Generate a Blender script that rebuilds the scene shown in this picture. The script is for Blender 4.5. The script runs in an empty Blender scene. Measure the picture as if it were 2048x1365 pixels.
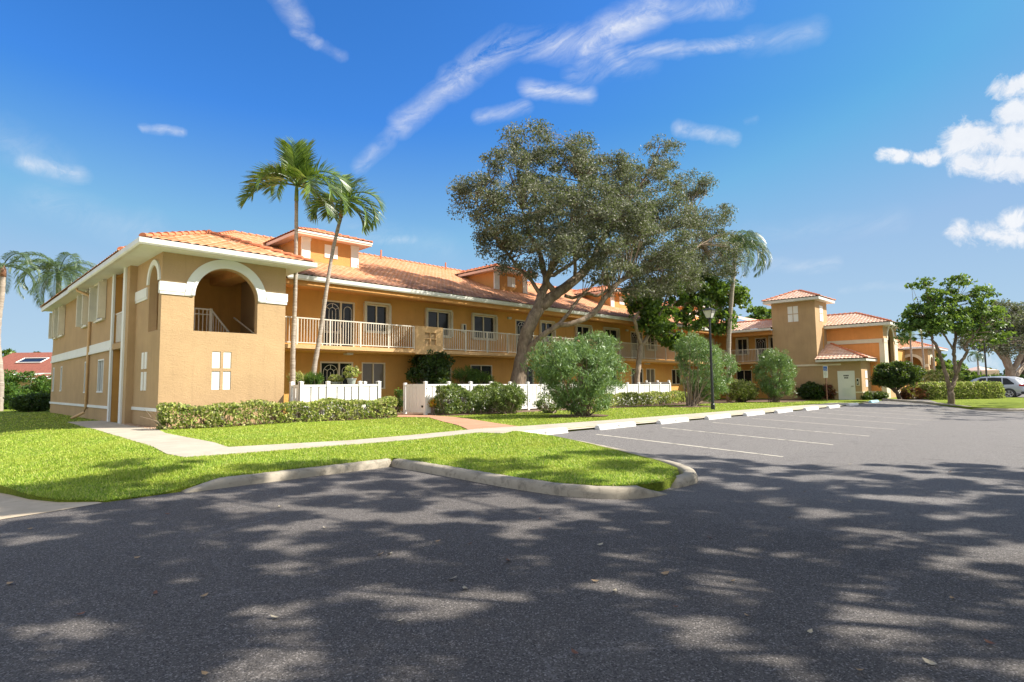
import bpy, bmesh, math, random
import numpy as np
from mathutils import Vector, Matrix
rnd = random.Random(7)
R = math.radians
PI = math.pi
SC = bpy.context.scene
COL = SC.collection

# ------------------------------------------------------------------ camera
F_PX, YAW, PITCH, ROLL, EYE = 1157.5, R(44.5906), R(4.3277), R(-0.66207), 1.52
cy, sy, cp, sp = math.cos(YAW), math.sin(YAW), math.cos(PITCH), math.sin(PITCH)
FWD = Vector((cy*cp, sy*cp, sp)); _r = Vector((sy, -cy, 0)); _u = _r.cross(FWD)
cr, sr = math.cos(ROLL), math.sin(ROLL)
RGT = cr*_r + sr*_u; UPV = cr*_u - sr*_r
camd = bpy.data.cameras.new('camera'); cam = bpy.data.objects.new('camera', camd); COL.objects.link(cam)
camd.sensor_width = 36; camd.lens = F_PX/2048*36; camd.clip_end = 3000; camd.clip_start = 0.05
Mx = Matrix((( RGT.x, UPV.x, -FWD.x, 0), (RGT.y, UPV.y, -FWD.y, 0), (RGT.z, UPV.z, -FWD.z, EYE), (0, 0, 0, 1)))
cam.matrix_world = Mx
SC.camera = cam
def ray(px, py):
    return FWD*F_PX + RGT*(px-1024) - UPV*(py-682.5)
def at(px, py, Y):
    "the point at world depth y=Y that stands at this spot of the photograph"
    d = ray(px, py); return d*(Y/d.y) + Vector((0, 0, EYE))
def atd(px, py, D):
    "same, at D metres along the view axis"
    d = ray(px, py); return d*(D/F_PX) + Vector((0, 0, EYE))

# ------------------------------------------------------------------ object helpers
def tag(o, label=None, cat=None, group=None, kind=None):
    if label: o['label'] = label
    if cat: o['category'] = cat
    if group: o['group'] = group
    if kind: o['kind'] = kind
    return o
def empty(name, loc, label, cat, group=None):
    o = bpy.data.objects.new(name, None); COL.objects.link(o); o.location = Vector(loc); o.empty_display_size = .3
    return tag(o, label, cat, group)
def root_loc(p):
    v = Vector((0, 0, 0))
    while p is not None:
        v = v + Vector(p.location); p = p.parent
    return v
def copy_tree(o, parent=None):
    c = o.copy(); COL.objects.link(c)
    if parent is not None: c.parent = parent
    for ch in list(o.children): copy_tree(ch, c)
    return c
class MB:
    def __init__(s): s.v = []; s.f = []; s.uv = None
    def add(s, vs, fs):
        b = len(s.v); s.v += [tuple(p) for p in vs]; s.f += [tuple(b+i for i in f) for f in fs]
        return s
    def box(s, x0, x1, y0, y1, z0, z1):
        return s.add([(x0,y0,z0),(x1,y0,z0),(x1,y1,z0),(x0,y1,z0),(x0,y0,z1),(x1,y0,z1),(x1,y1,z1),(x0,y1,z1)],
              [(0,3,2,1),(4,5,6,7),(0,1,5,4),(1,2,6,5),(2,3,7,6),(3,0,4,7)])
    def fbox(s, F, u0, u1, v0, v1, w0, w1):
        "box in a wall's own frame: u along the wall, v up, w outward"
        P = [F(u,v,w) for w in (w0,w1) for u,v in ((u0,v0),(u1,v0),(u1,v1),(u0,v1))]
        return s.add(P, [(0,1,2,3),(4,7,6,5),(0,4,5,1),(1,5,6,2),(2,6,7,3),(3,7,4,0)])
    def fpoly(s, F, pts, w0, w1):
        n = len(pts); P = [F(u,v,w1) for u,v in pts]+[F(u,v,w0) for u,v in pts]
        return s.add(P, [tuple(range(n)), tuple(range(2*n-1,n-1,-1))]+[(i,i+n,(i+1)%n+n,(i+1)%n) for i in range(n)])
    def tube(s, path, rad, n=6, cap=True):
        path = [Vector(p) for p in path]
        if not hasattr(rad, '__len__'): rad = [rad]*len(path)
        b = len(s.v); N = len(path); ref = Vector((0.31,0.17,0.93))
        for i,p in enumerate(path):
            t = (path[min(i+1,N-1)]-path[max(i-1,0)])
            if t.length < 1e-9: t = Vector((0,0,1))
            t.normalize()
            if abs(t.dot(ref)) > .97: ref = Vector((1,0.1,0))
            a = t.cross(ref).normalized(); c = t.cross(a)
            for k in range(n):
                q = p + (a*math.cos(2*PI*k/n)+c*math.sin(2*PI*k/n))*rad[i]; s.v.append(tuple(q))
        for i in range(N-1):
            for k in range(n):
                s.f.append((b+i*n+k, b+i*n+(k+1)%n, b+(i+1)*n+(k+1)%n, b+(i+1)*n+k))
        if cap:
            s.f.append(tuple(b+k for k in range(n))[::-1]); s.f.append(tuple(b+(N-1)*n+k for k in range(n)))
        return s
    def lathe(s, c, prof, n=16):
        b = len(s.v); c = Vector(c)
        for r,z in prof:
            for k in range(n): s.v.append((c.x+r*math.cos(2*PI*k/n), c.y+r*math.sin(2*PI*k/n), c.z+z))
        for i in range(len(prof)-1):
            for k in range(n): s.f.append((b+i*n+k, b+i*n+(k+1)%n, b+(i+1)*n+(k+1)%n, b+(i+1)*n+k))
        s.f.append(tuple(b+k for k in range(n))[::-1]); s.f.append(tuple(b+(len(prof)-1)*n+k for k in range(n)))
        return s
    def build(s, name, mat, parent=None, origin=None, smooth=False, bevel=0):
        off = root_loc(parent) if parent is not None else Vector(origin or (0,0,0))
        me = bpy.data.meshes.new(name)
        me.from_pydata([(x-off.x, y-off.y, z-off.z) for x,y,z in s.v], [], s.f)
        me.materials.append(mat)
        if bevel:
            bm = bmesh.new(); bm.from_mesh(me)
            bmesh.ops.bevel(bm, geom=[e for e in bm.edges if e.calc_face_angle(0) > .5], offset=bevel, segments=2, affect='EDGES', profile=.6)
            bm.to_mesh(me); bm.free()
        if smooth: me.polygons.foreach_set('use_smooth', [True]*len(me.polygons))
        o = bpy.data.objects.new(name, me); COL.objects.link(o)
        if parent is not None: o.parent = parent
        else: o.location = off
        return o
def np_mesh(name, V, nper, mat, parent=None, origin=None, uv=None):
    "V: (n*nper,3) corner positions, every nper corners one face"
    off = root_loc(parent) if parent is not None else Vector(origin or (0,0,0))
    V = np.asarray(V, dtype=np.float32).reshape(-1,3) - np.array(off, dtype=np.float32)
    n = len(V)//nper; me = bpy.data.meshes.new(name)
    me.vertices.add(len(V)); me.vertices.foreach_set('co', V.ravel())
    me.loops.add(len(V)); me.loops.foreach_set('vertex_index', np.arange(len(V), dtype=np.int32))
    me.polygons.add(n); me.polygons.foreach_set('loop_start', np.arange(0, len(V), nper, dtype=np.int32))
    me.materials.append(mat); me.update(calc_edges=True)
    o = bpy.data.objects.new(name, me); COL.objects.link(o)
    if parent is not None: o.parent = parent
    else: o.location = off
    return o

# ------------------------------------------------------------------ materials
def new_mat(name):
    m = bpy.data.materials.new(name); m.use_nodes = True; nt = m.node_tree
    return m, nt, nt.nodes['Principled BSDF']
def N(nt, t, **kw):
    n = nt.nodes.new(t)
    for k,v in kw.items():
        if k in n.inputs: n.inputs[k].default_value = v
        else: setattr(n, k, v)
    return n
def ramp(nt, src, stops):
    r = nt.nodes.new('ShaderNodeValToRGB'); e = r.color_ramp.elements
    while len(e) < len(stops): e.new(.5)
    for i,(p,c) in enumerate(stops): e[i].position = p; e[i].color = (*c, 1) if len(c)==3 else c
    nt.links.new(src, r.inputs[0]); return r.outputs[0]
def mixc(nt, fac, a, b, mode='MIX'):
    m = nt.nodes.new('ShaderNodeMix'); m.data_type = 'RGBA'; m.blend_type = mode
    if hasattr(fac,'is_linked'): nt.links.new(fac, m.inputs[0])
    else: m.inputs[0].default_value = fac
    for s,i in ((a,6),(b,7)):
        if hasattr(s,'is_linked'): nt.links.new(s, m.inputs[i])
        else: m.inputs[i].default_value = (*s,1)
    return m.outputs[2]
def noise(nt, vec, scale, detail=4, rough=.6, dist=0):
    n = N(nt, 'ShaderNodeTexNoise', Scale=scale, Detail=detail, Roughness=rough, Distortion=dist)
    nt.links.new(vec, n.inputs['Vector']); return n.outputs['Fac']
def wpos(nt): return nt.nodes.new('ShaderNodeNewGeometry').outputs['Position']
def bump(nt, bs, h, strength, dist):
    b = N(nt, 'ShaderNodeBump', Strength=strength, Distance=dist)
    nt.links.new(h, b.inputs['Height'])
    nt.links.new(b.outputs[0], bs.inputs['Normal']); return b
def plain(name, col, rough=.5, var=.08, vs=3, bs=60, bd=.002, metal=0, spec=.5):
    m, nt, b = new_mat(name); p = wpos(nt)
    f = noise(nt, p, vs, 6, .65)
    c = mixc(nt, ramp(nt, f, [(.3,(0,0,0)),(.7,(1,1,1))]), tuple(max(0,x*(1-var)) for x in col), tuple(min(1,x*(1+var)) for x in col))
    nt.links.new(c, b.inputs['Base Color']); b.inputs['Roughness'].default_value = rough; b.inputs['Metallic'].default_value = metal
    b.inputs['Specular IOR Level'].default_value = spec
    if bd: bump(nt, b, noise(nt, p, bs, 3), .6, bd)
    return m
def stucco(name, col, streak=.38, coarse=1.0):
    m, nt, b = new_mat(name); p = wpos(nt)
    big = noise(nt, p, .9, 5, .6)
    mp = N(nt, 'ShaderNodeMapping'); mp.inputs['Scale'].default_value = (5,5,.35); nt.links.new(p, mp.inputs['Vector'])
    st = noise(nt, mp.outputs[0], 1.4, 5, .7)
    c = mixc(nt, ramp(nt, big, [(.3,(0,0,0)),(.75,(1,1,1))]), tuple(x*.88 for x in col), tuple(min(1,x*1.07) for x in col))
    c = mixc(nt, ramp(nt, st, [(.52,(0,0,0)),(.78,(streak,)*3)]), c, tuple(x*.62 for x in col))
    nt.links.new(c, b.inputs['Base Color']); b.inputs['Roughness'].default_value = .92
    b.inputs['Specular IOR Level'].default_value = .2
    mp2 = N(nt, 'ShaderNodeMapping'); mp2.inputs['Scale'].default_value = (1,1,2.2); nt.links.new(p, mp2.inputs['Vector'])
    h1 = noise(nt, mp2.outputs[0], 9*coarse, 5, .62, .6); h2 = noise(nt, p, 70, 2, .6)
    a = N(nt, 'ShaderNodeMath', operation='MULTIPLY_ADD'); nt.links.new(h1, a.inputs[0]); a.inputs[1].default_value = 1.0; nt.links.new(h2, a.inputs[2])
    bump(nt, b, a.outputs[0], 1.0, .013)
    return m
def leaf_mat(name, cols, trans=.35, rough=.45, spec=.4):
    m, nt, b = new_mat(name); g = nt.nodes.new('ShaderNodeNewGeometry')
    n = len(cols); c = ramp(nt, g.outputs['Random Per Island'], [((i+.5)/n, cols[i]) for i in range(n)])
    nt.links.new(c, b.inputs['Base Color']); b.inputs['Roughness'].default_value = rough; b.inputs['Specular IOR Level'].default_value = spec
    t = nt.nodes.new('ShaderNodeBsdfTranslucent'); 
    tc = mixc(nt, .5, c, (.35,.5,.04), 'MIX'); nt.links.new(tc, t.inputs['Color'])
    mx = nt.nodes.new('ShaderNodeMixShader'); mx.inputs[0].default_value = trans
    nt.links.new(b.outputs[0], mx.inputs[1]); nt.links.new(t.outputs[0], mx.inputs[2])
    nt.links.new(mx.outputs[0], nt.nodes['Material Output'].inputs['Surface']); return m
def bark(name, c1, c2, ring=0):
    m, nt, b = new_mat(name); p = wpos(nt)
    mp = N(nt, 'ShaderNodeMapping'); mp.inputs['Scale'].default_value = (1,1,.35) if not ring else (.6,.6,6); nt.links.new(p, mp.inputs['Vector'])
    f = noise(nt, mp.outputs[0], 6 if not ring else 3, 7, .7, .5)
    c = ramp(nt, f, [(.3,c1),(.68,c2)])
    nt.links.new(c, b.inputs['Base Color']); b.inputs['Roughness'].default_value = .9; b.inputs['Specular IOR Level'].default_value=.2
    bump(nt, b, f, 1, .03); return m
def tile_mat(name, cols, dirt_shade=.0, zref=None):
    m, nt, b = new_mat(name)
    uv = nt.nodes.new('ShaderNodeUVMap'); fl = N(nt,'ShaderNodeVectorMath',operation='FLOOR'); nt.links.new(uv.outputs[0], fl.inputs[0])
    wn = nt.nodes.new('ShaderNodeTexWhiteNoise'); wn.noise_dimensions='2D'; nt.links.new(fl.outputs[0], wn.inputs['Vector'])
    n = len(cols); c = ramp(nt, wn.outputs['Value'], [((i+.5)/n, cols[i]) for i in range(n)])
    p = wpos(nt); f = noise(nt, p, .55, 6, .7, .4); f2 = noise(nt, p, 14, 4, .7)
    c = mixc(nt, ramp(nt, f2, [(.35,(.0,)*3),(.8,(.5,)*3)]), c, tuple(x*.62 for x in cols[0]))
    if zref:   # weathering plus tree shadow painted into the colour low on the roof, ragged outline
        sx = nt.nodes.new('ShaderNodeSeparateXYZ'); nt.links.new(p, sx.inputs[0])
        mr = N(nt,'ShaderNodeMapRange'); mr.inputs['From Min'].default_value=zref[0]; mr.inputs['From Max'].default_value=zref[1]
        mr.inputs['To Min'].default_value=1; mr.inputs['To Max'].default_value=0; nt.links.new(sx.outputs['Z'], mr.inputs['Value'])
        a = N(nt,'ShaderNodeMath',operation='MULTIPLY_ADD'); nt.links.new(f,a.inputs[0]); a.inputs[1].default_value=1.6; a.inputs[2].default_value=-.8
        ad = N(nt,'ShaderNodeMath',operation='ADD'); nt.links.new(a.outputs[0],ad.inputs[0]); nt.links.new(mr.outputs[0],ad.inputs[1])
        fac = ramp(nt, ad.outputs[0], [(.45,(0,0,0)),(1.0,(dirt_shade,)*3)])
        c = mixc(nt, fac, c, (.09,.045,.04))
    nt.links.new(c, b.inputs['Base Color']); b.inputs['Roughness'].default_value=.75
    bump(nt, b, f2, .5, .006); return m
def glass_mat(name, col=(.015,.018,.02)):
    m, nt, b = new_mat(name); b.inputs['Base Color'].default_value=(*col,1); b.inputs['Roughness'].default_value=.08
    b.inputs['Specular IOR Level'].default_value=.32
    p = wpos(nt); bump(nt, b, noise(nt,p,1.3,2), .25, .02); return m

M = {}
TAN = (.505,.35,.195); ORG = (.68,.375,.115)
M['tan'] = stucco('tan_stucco', TAN)
M['orange'] = stucco('orange_stucco', ORG)
M['red_orange_bounce'] = stucco('red_orange_bounce_stucco', (.85,.37,.12))  # redder paint of the far block, brightened in the colour for missing bounce light
M['apricot'] = stucco('apricot_stucco', (.66,.34,.12))
M['slab'] = stucco('balcony_fascia_stucco', (.68,.44,.22), .45)
M['white'] = plain('white_paint', (.80,.80,.76), .55, .04, 1.3, 40, .002)
M['trim'] = plain('white_stucco_trim', (.76,.78,.75), .8, .05, 1.5, 30, .004)
M['cream'] = plain('cream_window_frame', (.74,.66,.50), .45, .05)
M['shut'] = plain('ivory_storm_shutter', (.70,.66,.52), .45, .08)
M['pinkwhite'] = plain('dormer_fascia_paint', (.74,.52,.42), .6, .05)
M['gutter'] = plain('gutter_enamel', (.68,.68,.62), .4, .12, 2.2, 20, .002)
M['glass'] = glass_mat('dark_window_glass')
M['curtain'] = glass_mat('window_glass_before_blind', (.16,.14,.11))
M['black'] = plain('black_metal', (.022,.024,.026), .4, .2)
M['lampglass'] = plain('frosted_lamp_glass', (.55,.55,.50), .3, .05)
M['brown'] = plain('brown_post', (.14,.06,.035), .7, .1)
M['soil'] = plain('mulch', (.16,.10,.065), .95, .35, 5, 40, .02)
M['vinyl'] = plain('white_vinyl_fence', (.80,.80,.78), .35, .03, 1, 10, .001)
M['plaster'] = plain('stair_rail_white', (.66,.60,.50), .45, .08)
M['tiles'] = tile_mat('weathered_tree_shaded_tile', [(.74,.38,.20),(.78,.42,.24),(.68,.32,.17),(.80,.47,.29),(.72,.39,.22)], .88, (5.9,7.6))
M['tiles_clean'] = tile_mat('clay_tile', [(.74,.34,.17),(.78,.39,.21),(.70,.30,.15),(.80,.46,.28)])
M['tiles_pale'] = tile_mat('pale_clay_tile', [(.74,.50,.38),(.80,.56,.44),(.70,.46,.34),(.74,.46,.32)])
M['cap'] = plain('terracotta_ridge', (.60,.20,.09), .75, .2, 4)
M['redroof'] = plain('red_brown_shingles', (.26,.085,.055), .9, .3, 7, 12, .03)
M['palm_trunk'] = bark('palm_bark', (.26,.21,.17), (.52,.46,.39), 1)
M['bark'] = bark('grey_brown_bark', (.10,.07,.048), (.33,.26,.19))
M['bark_pale'] = bark('pale_bark', (.24,.18,.13), (.52,.42,.32))
M['bark_dark'] = bark('dark_bark', (.06,.045,.035), (.16,.12,.09))
M['oak'] = leaf_mat('grey_green_oak_leaf', [(0.063,0.071,0.048),(0.116,0.126,0.085),(0.189,0.193,0.141),(0.306,0.305,0.242),(0.090,0.101,0.068)], .18, .6, .35)
M['gumbo'] = leaf_mat('deep_green_broad_leaf', [(0.025,0.059,0.015),(0.052,0.111,0.023),(0.104,0.207,0.039),(0.195,0.311,0.065)], .35)
M['oleander'] = leaf_mat('oleander_leaf', [(0.078,0.148,0.049),(0.139,0.244,0.078),(0.209,0.330,0.122),(0.295,0.418,0.192),(0.104,0.174,0.070)], .25, .4, .5)
M['flower'] = leaf_mat('pink_flower', [(.7,.10,.12),(.8,.25,.25)], .3)
M['hedge'] = leaf_mat('variegated_hedge_leaf', [(0.144,0.218,0.045),(0.360,0.437,0.090),(0.552,0.575,0.165),(0.672,0.632,0.300),(0.180,0.172,0.105)], .35,.55,.3)
M['hedge_dark'] = leaf_mat('dull_green_hedge_leaf', [(0.052,0.091,0.026),(0.104,0.156,0.046),(0.182,0.234,0.078),(0.260,0.312,0.104)], .3)
M['green'] = leaf_mat('fresh_green_leaf', [(.03,.08,.015),(.06,.13,.02),(.12,.22,.035)], .35)
M['darkgreen'] = leaf_mat('dark_shrub_leaf', [(.012,.03,.008),(.025,.055,.012),(.05,.10,.02)], .25)
M['yellow'] = leaf_mat('yellow_croton_leaf', [(.65,.42,.03),(.75,.25,.03),(.70,.55,.06),(.25,.30,.05)], .35)
M['redleaf'] = leaf_mat('dark_red_ti_leaf', [(.09,.015,.02),(.16,.03,.03),(.05,.03,.02),(.25,.06,.04)], .3)
M['coral'] = leaf_mat('coral_croton_leaf', [(.45,.13,.08),(.35,.09,.05),(.16,.18,.05)], .3)
M['palm'] = leaf_mat('palm_leaflet', [(0.024,0.060,0.014),(0.054,0.108,0.024),(0.108,0.192,0.036),(0.192,0.288,0.060)], .3, .35, .6)
M['palm_grey'] = leaf_mat('feathery_palm_leaflet', [(.045,.08,.04),(.08,.13,.06),(.13,.19,.09)], .25, .4, .6)
M['twig'] = plain('woody_twigs', (.26,.20,.15), .9, .3, 9)

# ------------------------------------------------------------------ terrain
def A(x, y):      # asphalt height
    x = np.asarray(x, float); y = np.asarray(y, float)
    drop = -.0075*np.clip(x-12, 0, 24) + .0125*np.clip(x-38, 0, 18)
    t = np.clip((y-4.45)/5.45, 0, 1); k = np.clip((x-6.5)/3.5, 0, 1)*np.clip((60-x)/14, 0, 1)
    return drop + .25*t*k
def L(x, y):      # lawn height
    x = np.asarray(x, float); y = np.asarray(y, float)
    d = np.clip((y-9.6)/4.0, 0, 1); e = np.clip((x-2.5)/1.0 + d, 0, 1)
    left = .12*e + .18*d
    k = np.clip((x-7)/3.5, 0, 1)
    drop = -.0075*np.clip(x-12, 0, 24) + .0125*np.clip(x-38, 0, 18)
    isl = .12 + .30*np.clip((y-4.45)/5.45, 0, 1)*np.clip((x-6.5)/3.5, 0, 1)
    right = np.where(y < 9.9, isl, .31) + drop - .10*np.clip((x-36)/10, 0, 1)
    z = left*(1-k) + np.maximum(right, 0)*k
    far = np.clip((x-40)/6, 0, 1)
    z = z + .018
    return np.where(x > 12, z*(1-far) + (np.asarray(A(x, np.minimum(y, 4))) + .11)*far, np.where((y < 9.6) & (x > 6.2), isl, z))
def sheet(name, poly, zf, mat, xs=(), ys=(), dz=0.0):
    bm = bmesh.new(); vs = [bm.verts.new((x, y, 0)) for x,y in poly]; bm.faces.new(vs)
    for ax, cuts in ((0,xs),(1,ys)):
        for c in cuts:
            co = (c,0,0) if ax==0 else (0,c,0); no = (1,0,0) if ax==0 else (0,1,0)
            bmesh.ops.bisect_plane(bm, geom=bm.verts[:]+bm.edges[:]+bm.faces[:], plane_co=co, plane_no=no, dist=1e-5)
    bmesh.ops.triangulate(bm, faces=[f for f in bm.faces if len(f.verts) > 4])
    for v in bm.verts: v.co.z = float(zf(v.co.x, v.co.y)) + dz
    sk = [e for e in bm.edges if e.is_boundary] if name in ('lawn','sidewalk') else []
    bmesh.ops.recalc_face_normals(bm, faces=bm.faces[:])
    if bm.faces[:][0].normal.z < 0: bmesh.ops.reverse_faces(bm, faces=bm.faces[:])
    if sk:
        r_ = bmesh.ops.extrude_edge_only(bm, edges=sk)
        for v in r_['geom']:
            if isinstance(v, bmesh.types.BMVert): v.co.z -= .16
    me = bpy.data.meshes.new(name); bm.to_mesh(me); bm.free(); me.materials.append(mat)
    o = bpy.data.objects.new(name, me); COL.objects.link(o); o['kind'] = 'structure'; return o

def asphalt_mat():
    m, nt, b = new_mat('asphalt'); p = wpos(nt)
    big = noise(nt, p, .35, 6, .6, .3); mid = noise(nt, p, 3.2, 5, .7); fine = noise(nt, p, 85, 4, .8); fine2 = noise(nt, p, 42, 4, .75)
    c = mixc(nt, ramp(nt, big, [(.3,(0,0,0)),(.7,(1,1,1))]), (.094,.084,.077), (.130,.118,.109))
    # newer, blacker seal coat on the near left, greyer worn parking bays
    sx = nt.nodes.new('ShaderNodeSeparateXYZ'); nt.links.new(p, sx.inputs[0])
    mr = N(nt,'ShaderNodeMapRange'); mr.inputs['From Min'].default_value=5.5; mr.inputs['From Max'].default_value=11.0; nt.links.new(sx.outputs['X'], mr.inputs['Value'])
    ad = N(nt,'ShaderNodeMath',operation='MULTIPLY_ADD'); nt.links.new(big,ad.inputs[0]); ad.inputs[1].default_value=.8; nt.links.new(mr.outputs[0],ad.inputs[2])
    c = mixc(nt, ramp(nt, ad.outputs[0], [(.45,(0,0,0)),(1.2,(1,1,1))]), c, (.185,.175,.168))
    c = mixc(nt, ramp(nt, mid, [(.56,(0,0,0)),(.82,(.55,)*3)]), c, (.20,.185,.18))
    c = mixc(nt, ramp(nt, fine, [(.54,(0,0,0)),(.72,(.9,)*3)]), c, (.34,.325,.32))
    c = mixc(nt, ramp(nt, fine2, [(.3,(.55,)*3),(.5,(0,0,0))]), c, (.02,.019,.023))
    # hairline cracks and pale scuffs
    nd = nt.nodes.new('ShaderNodeTexNoise'); nd.inputs['Scale'].default_value=1.1; nd.inputs['Detail'].default_value=10; nd.inputs['Roughness'].default_value=.68; nt.links.new(p, nd.inputs['Vector'])
    wv = N(nt,'ShaderNodeVectorMath',operation='MULTIPLY_ADD'); nt.links.new(nd.outputs['Color'],wv.inputs[0]); wv.inputs[1].default_value=(1.1,1.1,0); nt.links.new(p,wv.inputs[2])
    vo = N(nt,'ShaderNodeTexVoronoi',feature='DISTANCE_TO_EDGE',Scale=.33); nt.links.new(wv.outputs[0], vo.inputs['Vector'])
    cm = noise(nt, p, .8, 3, .5)
    ck = ramp(nt, vo.outputs['Distance'], [(0,(1,1,1)),(.007,(0,0,0))]); cf = ramp(nt, cm, [(.46,(0,0,0)),(.56,(.7,)*3)])
    fac = N(nt,'ShaderNodeMath',operation='MULTIPLY'); nt.links.new(ck,fac.inputs[0]); nt.links.new(cf,fac.inputs[1])
    c = mixc(nt, fac.outputs[0], c, (.22,.205,.20))
    mp = N(nt,'ShaderNodeMapping'); mp.inputs['Scale'].default_value=(1.6,.7,1); mp.inputs['Rotation'].default_value=(0,0,.6); nt.links.new(p, mp.inputs['Vector'])
    sc_ = noise(nt, mp.outputs[0], 2.1, 6, .75, 1.5)
    c = mixc(nt, ramp(nt, sc_, [(.66,(0,0,0)),(.74,(.5,)*3)]), c, (.24,.22,.20))
    vs_ = N(nt,'ShaderNodeTexVoronoi',Scale=115); nt.links.new(p, vs_.inputs['Vector']); vb = nt.nodes.new('ShaderNodeSeparateColor'); nt.links.new(vs_.outputs['Color'], vb.inputs[0])
    c = mixc(nt, ramp(nt, vb.outputs[0], [(.80,(0,0,0)),(.95,(.6,)*3)]), c, (.40,.37,.35)); c = mixc(nt, ramp(nt, vb.outputs[1], [(.70,(0,0,0)),(.95,(.7,)*3)]), c, (.018,.017,.017))
    # oil and water stains, darker seal strokes
    so_ = noise(nt, p, .9, 6, .72, 2.0); c = mixc(nt, ramp(nt, so_, [(.24,(.6,)*3),(.42,(0,0,0))]), c, (.035,.033,.034))
    s2_ = noise(nt, p, 6.5, 4, .6, .5); c = mixc(nt, ramp(nt, s2_, [(.70,(0,0,0)),(.76,(.65,)*3)]), c, (.03,.028,.028))
    nt.links.new(c, b.inputs['Base Color']); b.inputs['Roughness'].default_value=.86; b.inputs['Specular IOR Level'].default_value=.35
    h = N(nt,'ShaderNodeMath',operation='ADD'); nt.links.new(fine,h.inputs[0]); nt.links.new(fine2,h.inputs[1])
    bump(nt, b, h.outputs[0], .9, .010); return m
def concrete(name, col, stain=.5, th=(.55,.75)):
    m, nt, b = new_mat(name); p = wpos(nt)
    f = noise(nt, p, 1.6, 6, .65, .4); g = noise(nt, p, 55, 4, .7); s_ = noise(nt, p, 5, 6, .75, .5)
    c = mixc(nt, ramp(nt, f, [(.3,(0,0,0)),(.7,(1,1,1))]), tuple(x*.82 for x in col), tuple(min(1,x*1.08) for x in col))
    c = mixc(nt, ramp(nt, s_, [(th[0],(0,0,0)),(th[1],(stain,)*3)]), c, tuple(x*.3 for x in col))
    c = mixc(nt, ramp(nt, g, [(.6,(0,0,0)),(.75,(.4,)*3)]), c, tuple(x*.5 for x in col))
    nt.links.new(c, b.inputs['Base Color']); b.inputs['Roughness'].default_value=.9; b.inputs['Specular IOR Level'].default_value=.3
    bump(nt, b, g, .7, .006); return m
def grass_ground():
    m, nt, b = new_mat('turf'); p = wpos(nt)
    f = noise(nt, p, .7, 6, .7, .5); g = noise(nt, p, 38, 5, .8)
    c = mixc(nt, ramp(nt, f, [(.35,(0,0,0)),(.7,(1,1,1))]), (.19,.26,.02), (.32,.38,.04))
    c = mixc(nt, ramp(nt, g, [(.35,(.75,)*3),(.58,(0,0,0))]), c, (.035,.065,.008))
    c = mixc(nt, ramp(nt, g, [(.58,(0,)*3),(.78,(.7,.7,.7))]), c, (.50,.54,.07))
    nt.links.new(c, b.inputs['Base Color']); b.inputs['Roughness'].default_value=.9; b.inputs['Specular IOR Level'].default_value=.2
    bump(nt, b, g, 1, .05); return m
M['asphalt'] = asphalt_mat()
M['oldpave'] = concrete('old_pale_pavement', (.56,.46,.33), .5)
M['concrete'] = concrete('pale_concrete', (.46,.41,.335), .12)
M['kerb'] = concrete('stained_kerb_concrete', (.40,.355,.28), .8, (.50,.70))
M['turf'] = grass_ground()
M['brickpath'] = concrete('red_paver', (.50,.27,.17), .4)
M['paint'] = concrete('worn_white_paint', (.58,.54,.46), .95, (.50,.62))
M['stop'] = concrete('white_painted_concrete', (.78,.77,.74), .1)
M['stopblue'] = concrete('pale_blue_painted_concrete', (.35,.58,.66), .1)

XS = [-8,-6,-4,-2,-1] + [.5*i for i in range(24)] + list(range(12, 66, 2)); YS = [2,4,4.45,5,6,7,8,9,9.9,10.4,11.0,11.7,12.4,13.0,13.6,15,17,20,24,28,34,42]
g_ = MB().add([(-700,-700,-.35),(900,-700,-.35),(900,900,-.35),(-700,900,-.35)], [(0,1,2,3)]).build('ground', M['turf']); tag(g_, kind='structure')
# asphalt lot: near aprons, parking bays, drive at the far right
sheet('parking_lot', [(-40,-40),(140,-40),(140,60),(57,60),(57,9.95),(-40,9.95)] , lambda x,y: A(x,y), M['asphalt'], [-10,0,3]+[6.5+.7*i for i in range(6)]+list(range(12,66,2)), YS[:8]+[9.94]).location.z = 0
sheet('side_road', [(-40,9.7),(1.6,9.7),(1.7,11.0),(-.8,20),(-5,60),(-40,60)], lambda x,y: 0*x+.004, M['oldpave'])
sheet('side_road_apron', [(-40,8.6),(.2,8.9),(.75,9.22),(1.2,9.3),(1.75,9.46),(1.7,9.75),(.9,9.76),(-40,9.76)], lambda x,y: 0*x+.006, M['oldpave'])
lawn_poly = [(0.95,11.3),(1.1,10.6),(1.35,10.0),(1.8,9.52),(2.9,9.62),(6.45,9.62),(6.45,7.6),(6.40,6.3),(6.5,5.1),(6.9,4.55),(7.4,4.35),(8.1,4.45),(8.75,4.85),(9.2,5.5),(9.75,7),(10.1,8.6),(10.15,10.0),(12,10.05),
     (45.9,10.05),(44.6,7.4),(42.3,5.6),(40.3,4.1),(39.8,3.0),(40.4,2.3),(42,2.1),(56.6,2.9),(56.8,60),(-6,60),(-1.5,20)]
sheet('lawn', lawn_poly, lambda x,y: L(x,y), M['turf'], XS, YS+[50])
sheet('far_lawn', [(-200,59.9),(56.8,59.9),(140,59.9),(300,300),(-300,300)], lambda x,y: 0*x+.12, M['turf'])
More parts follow.
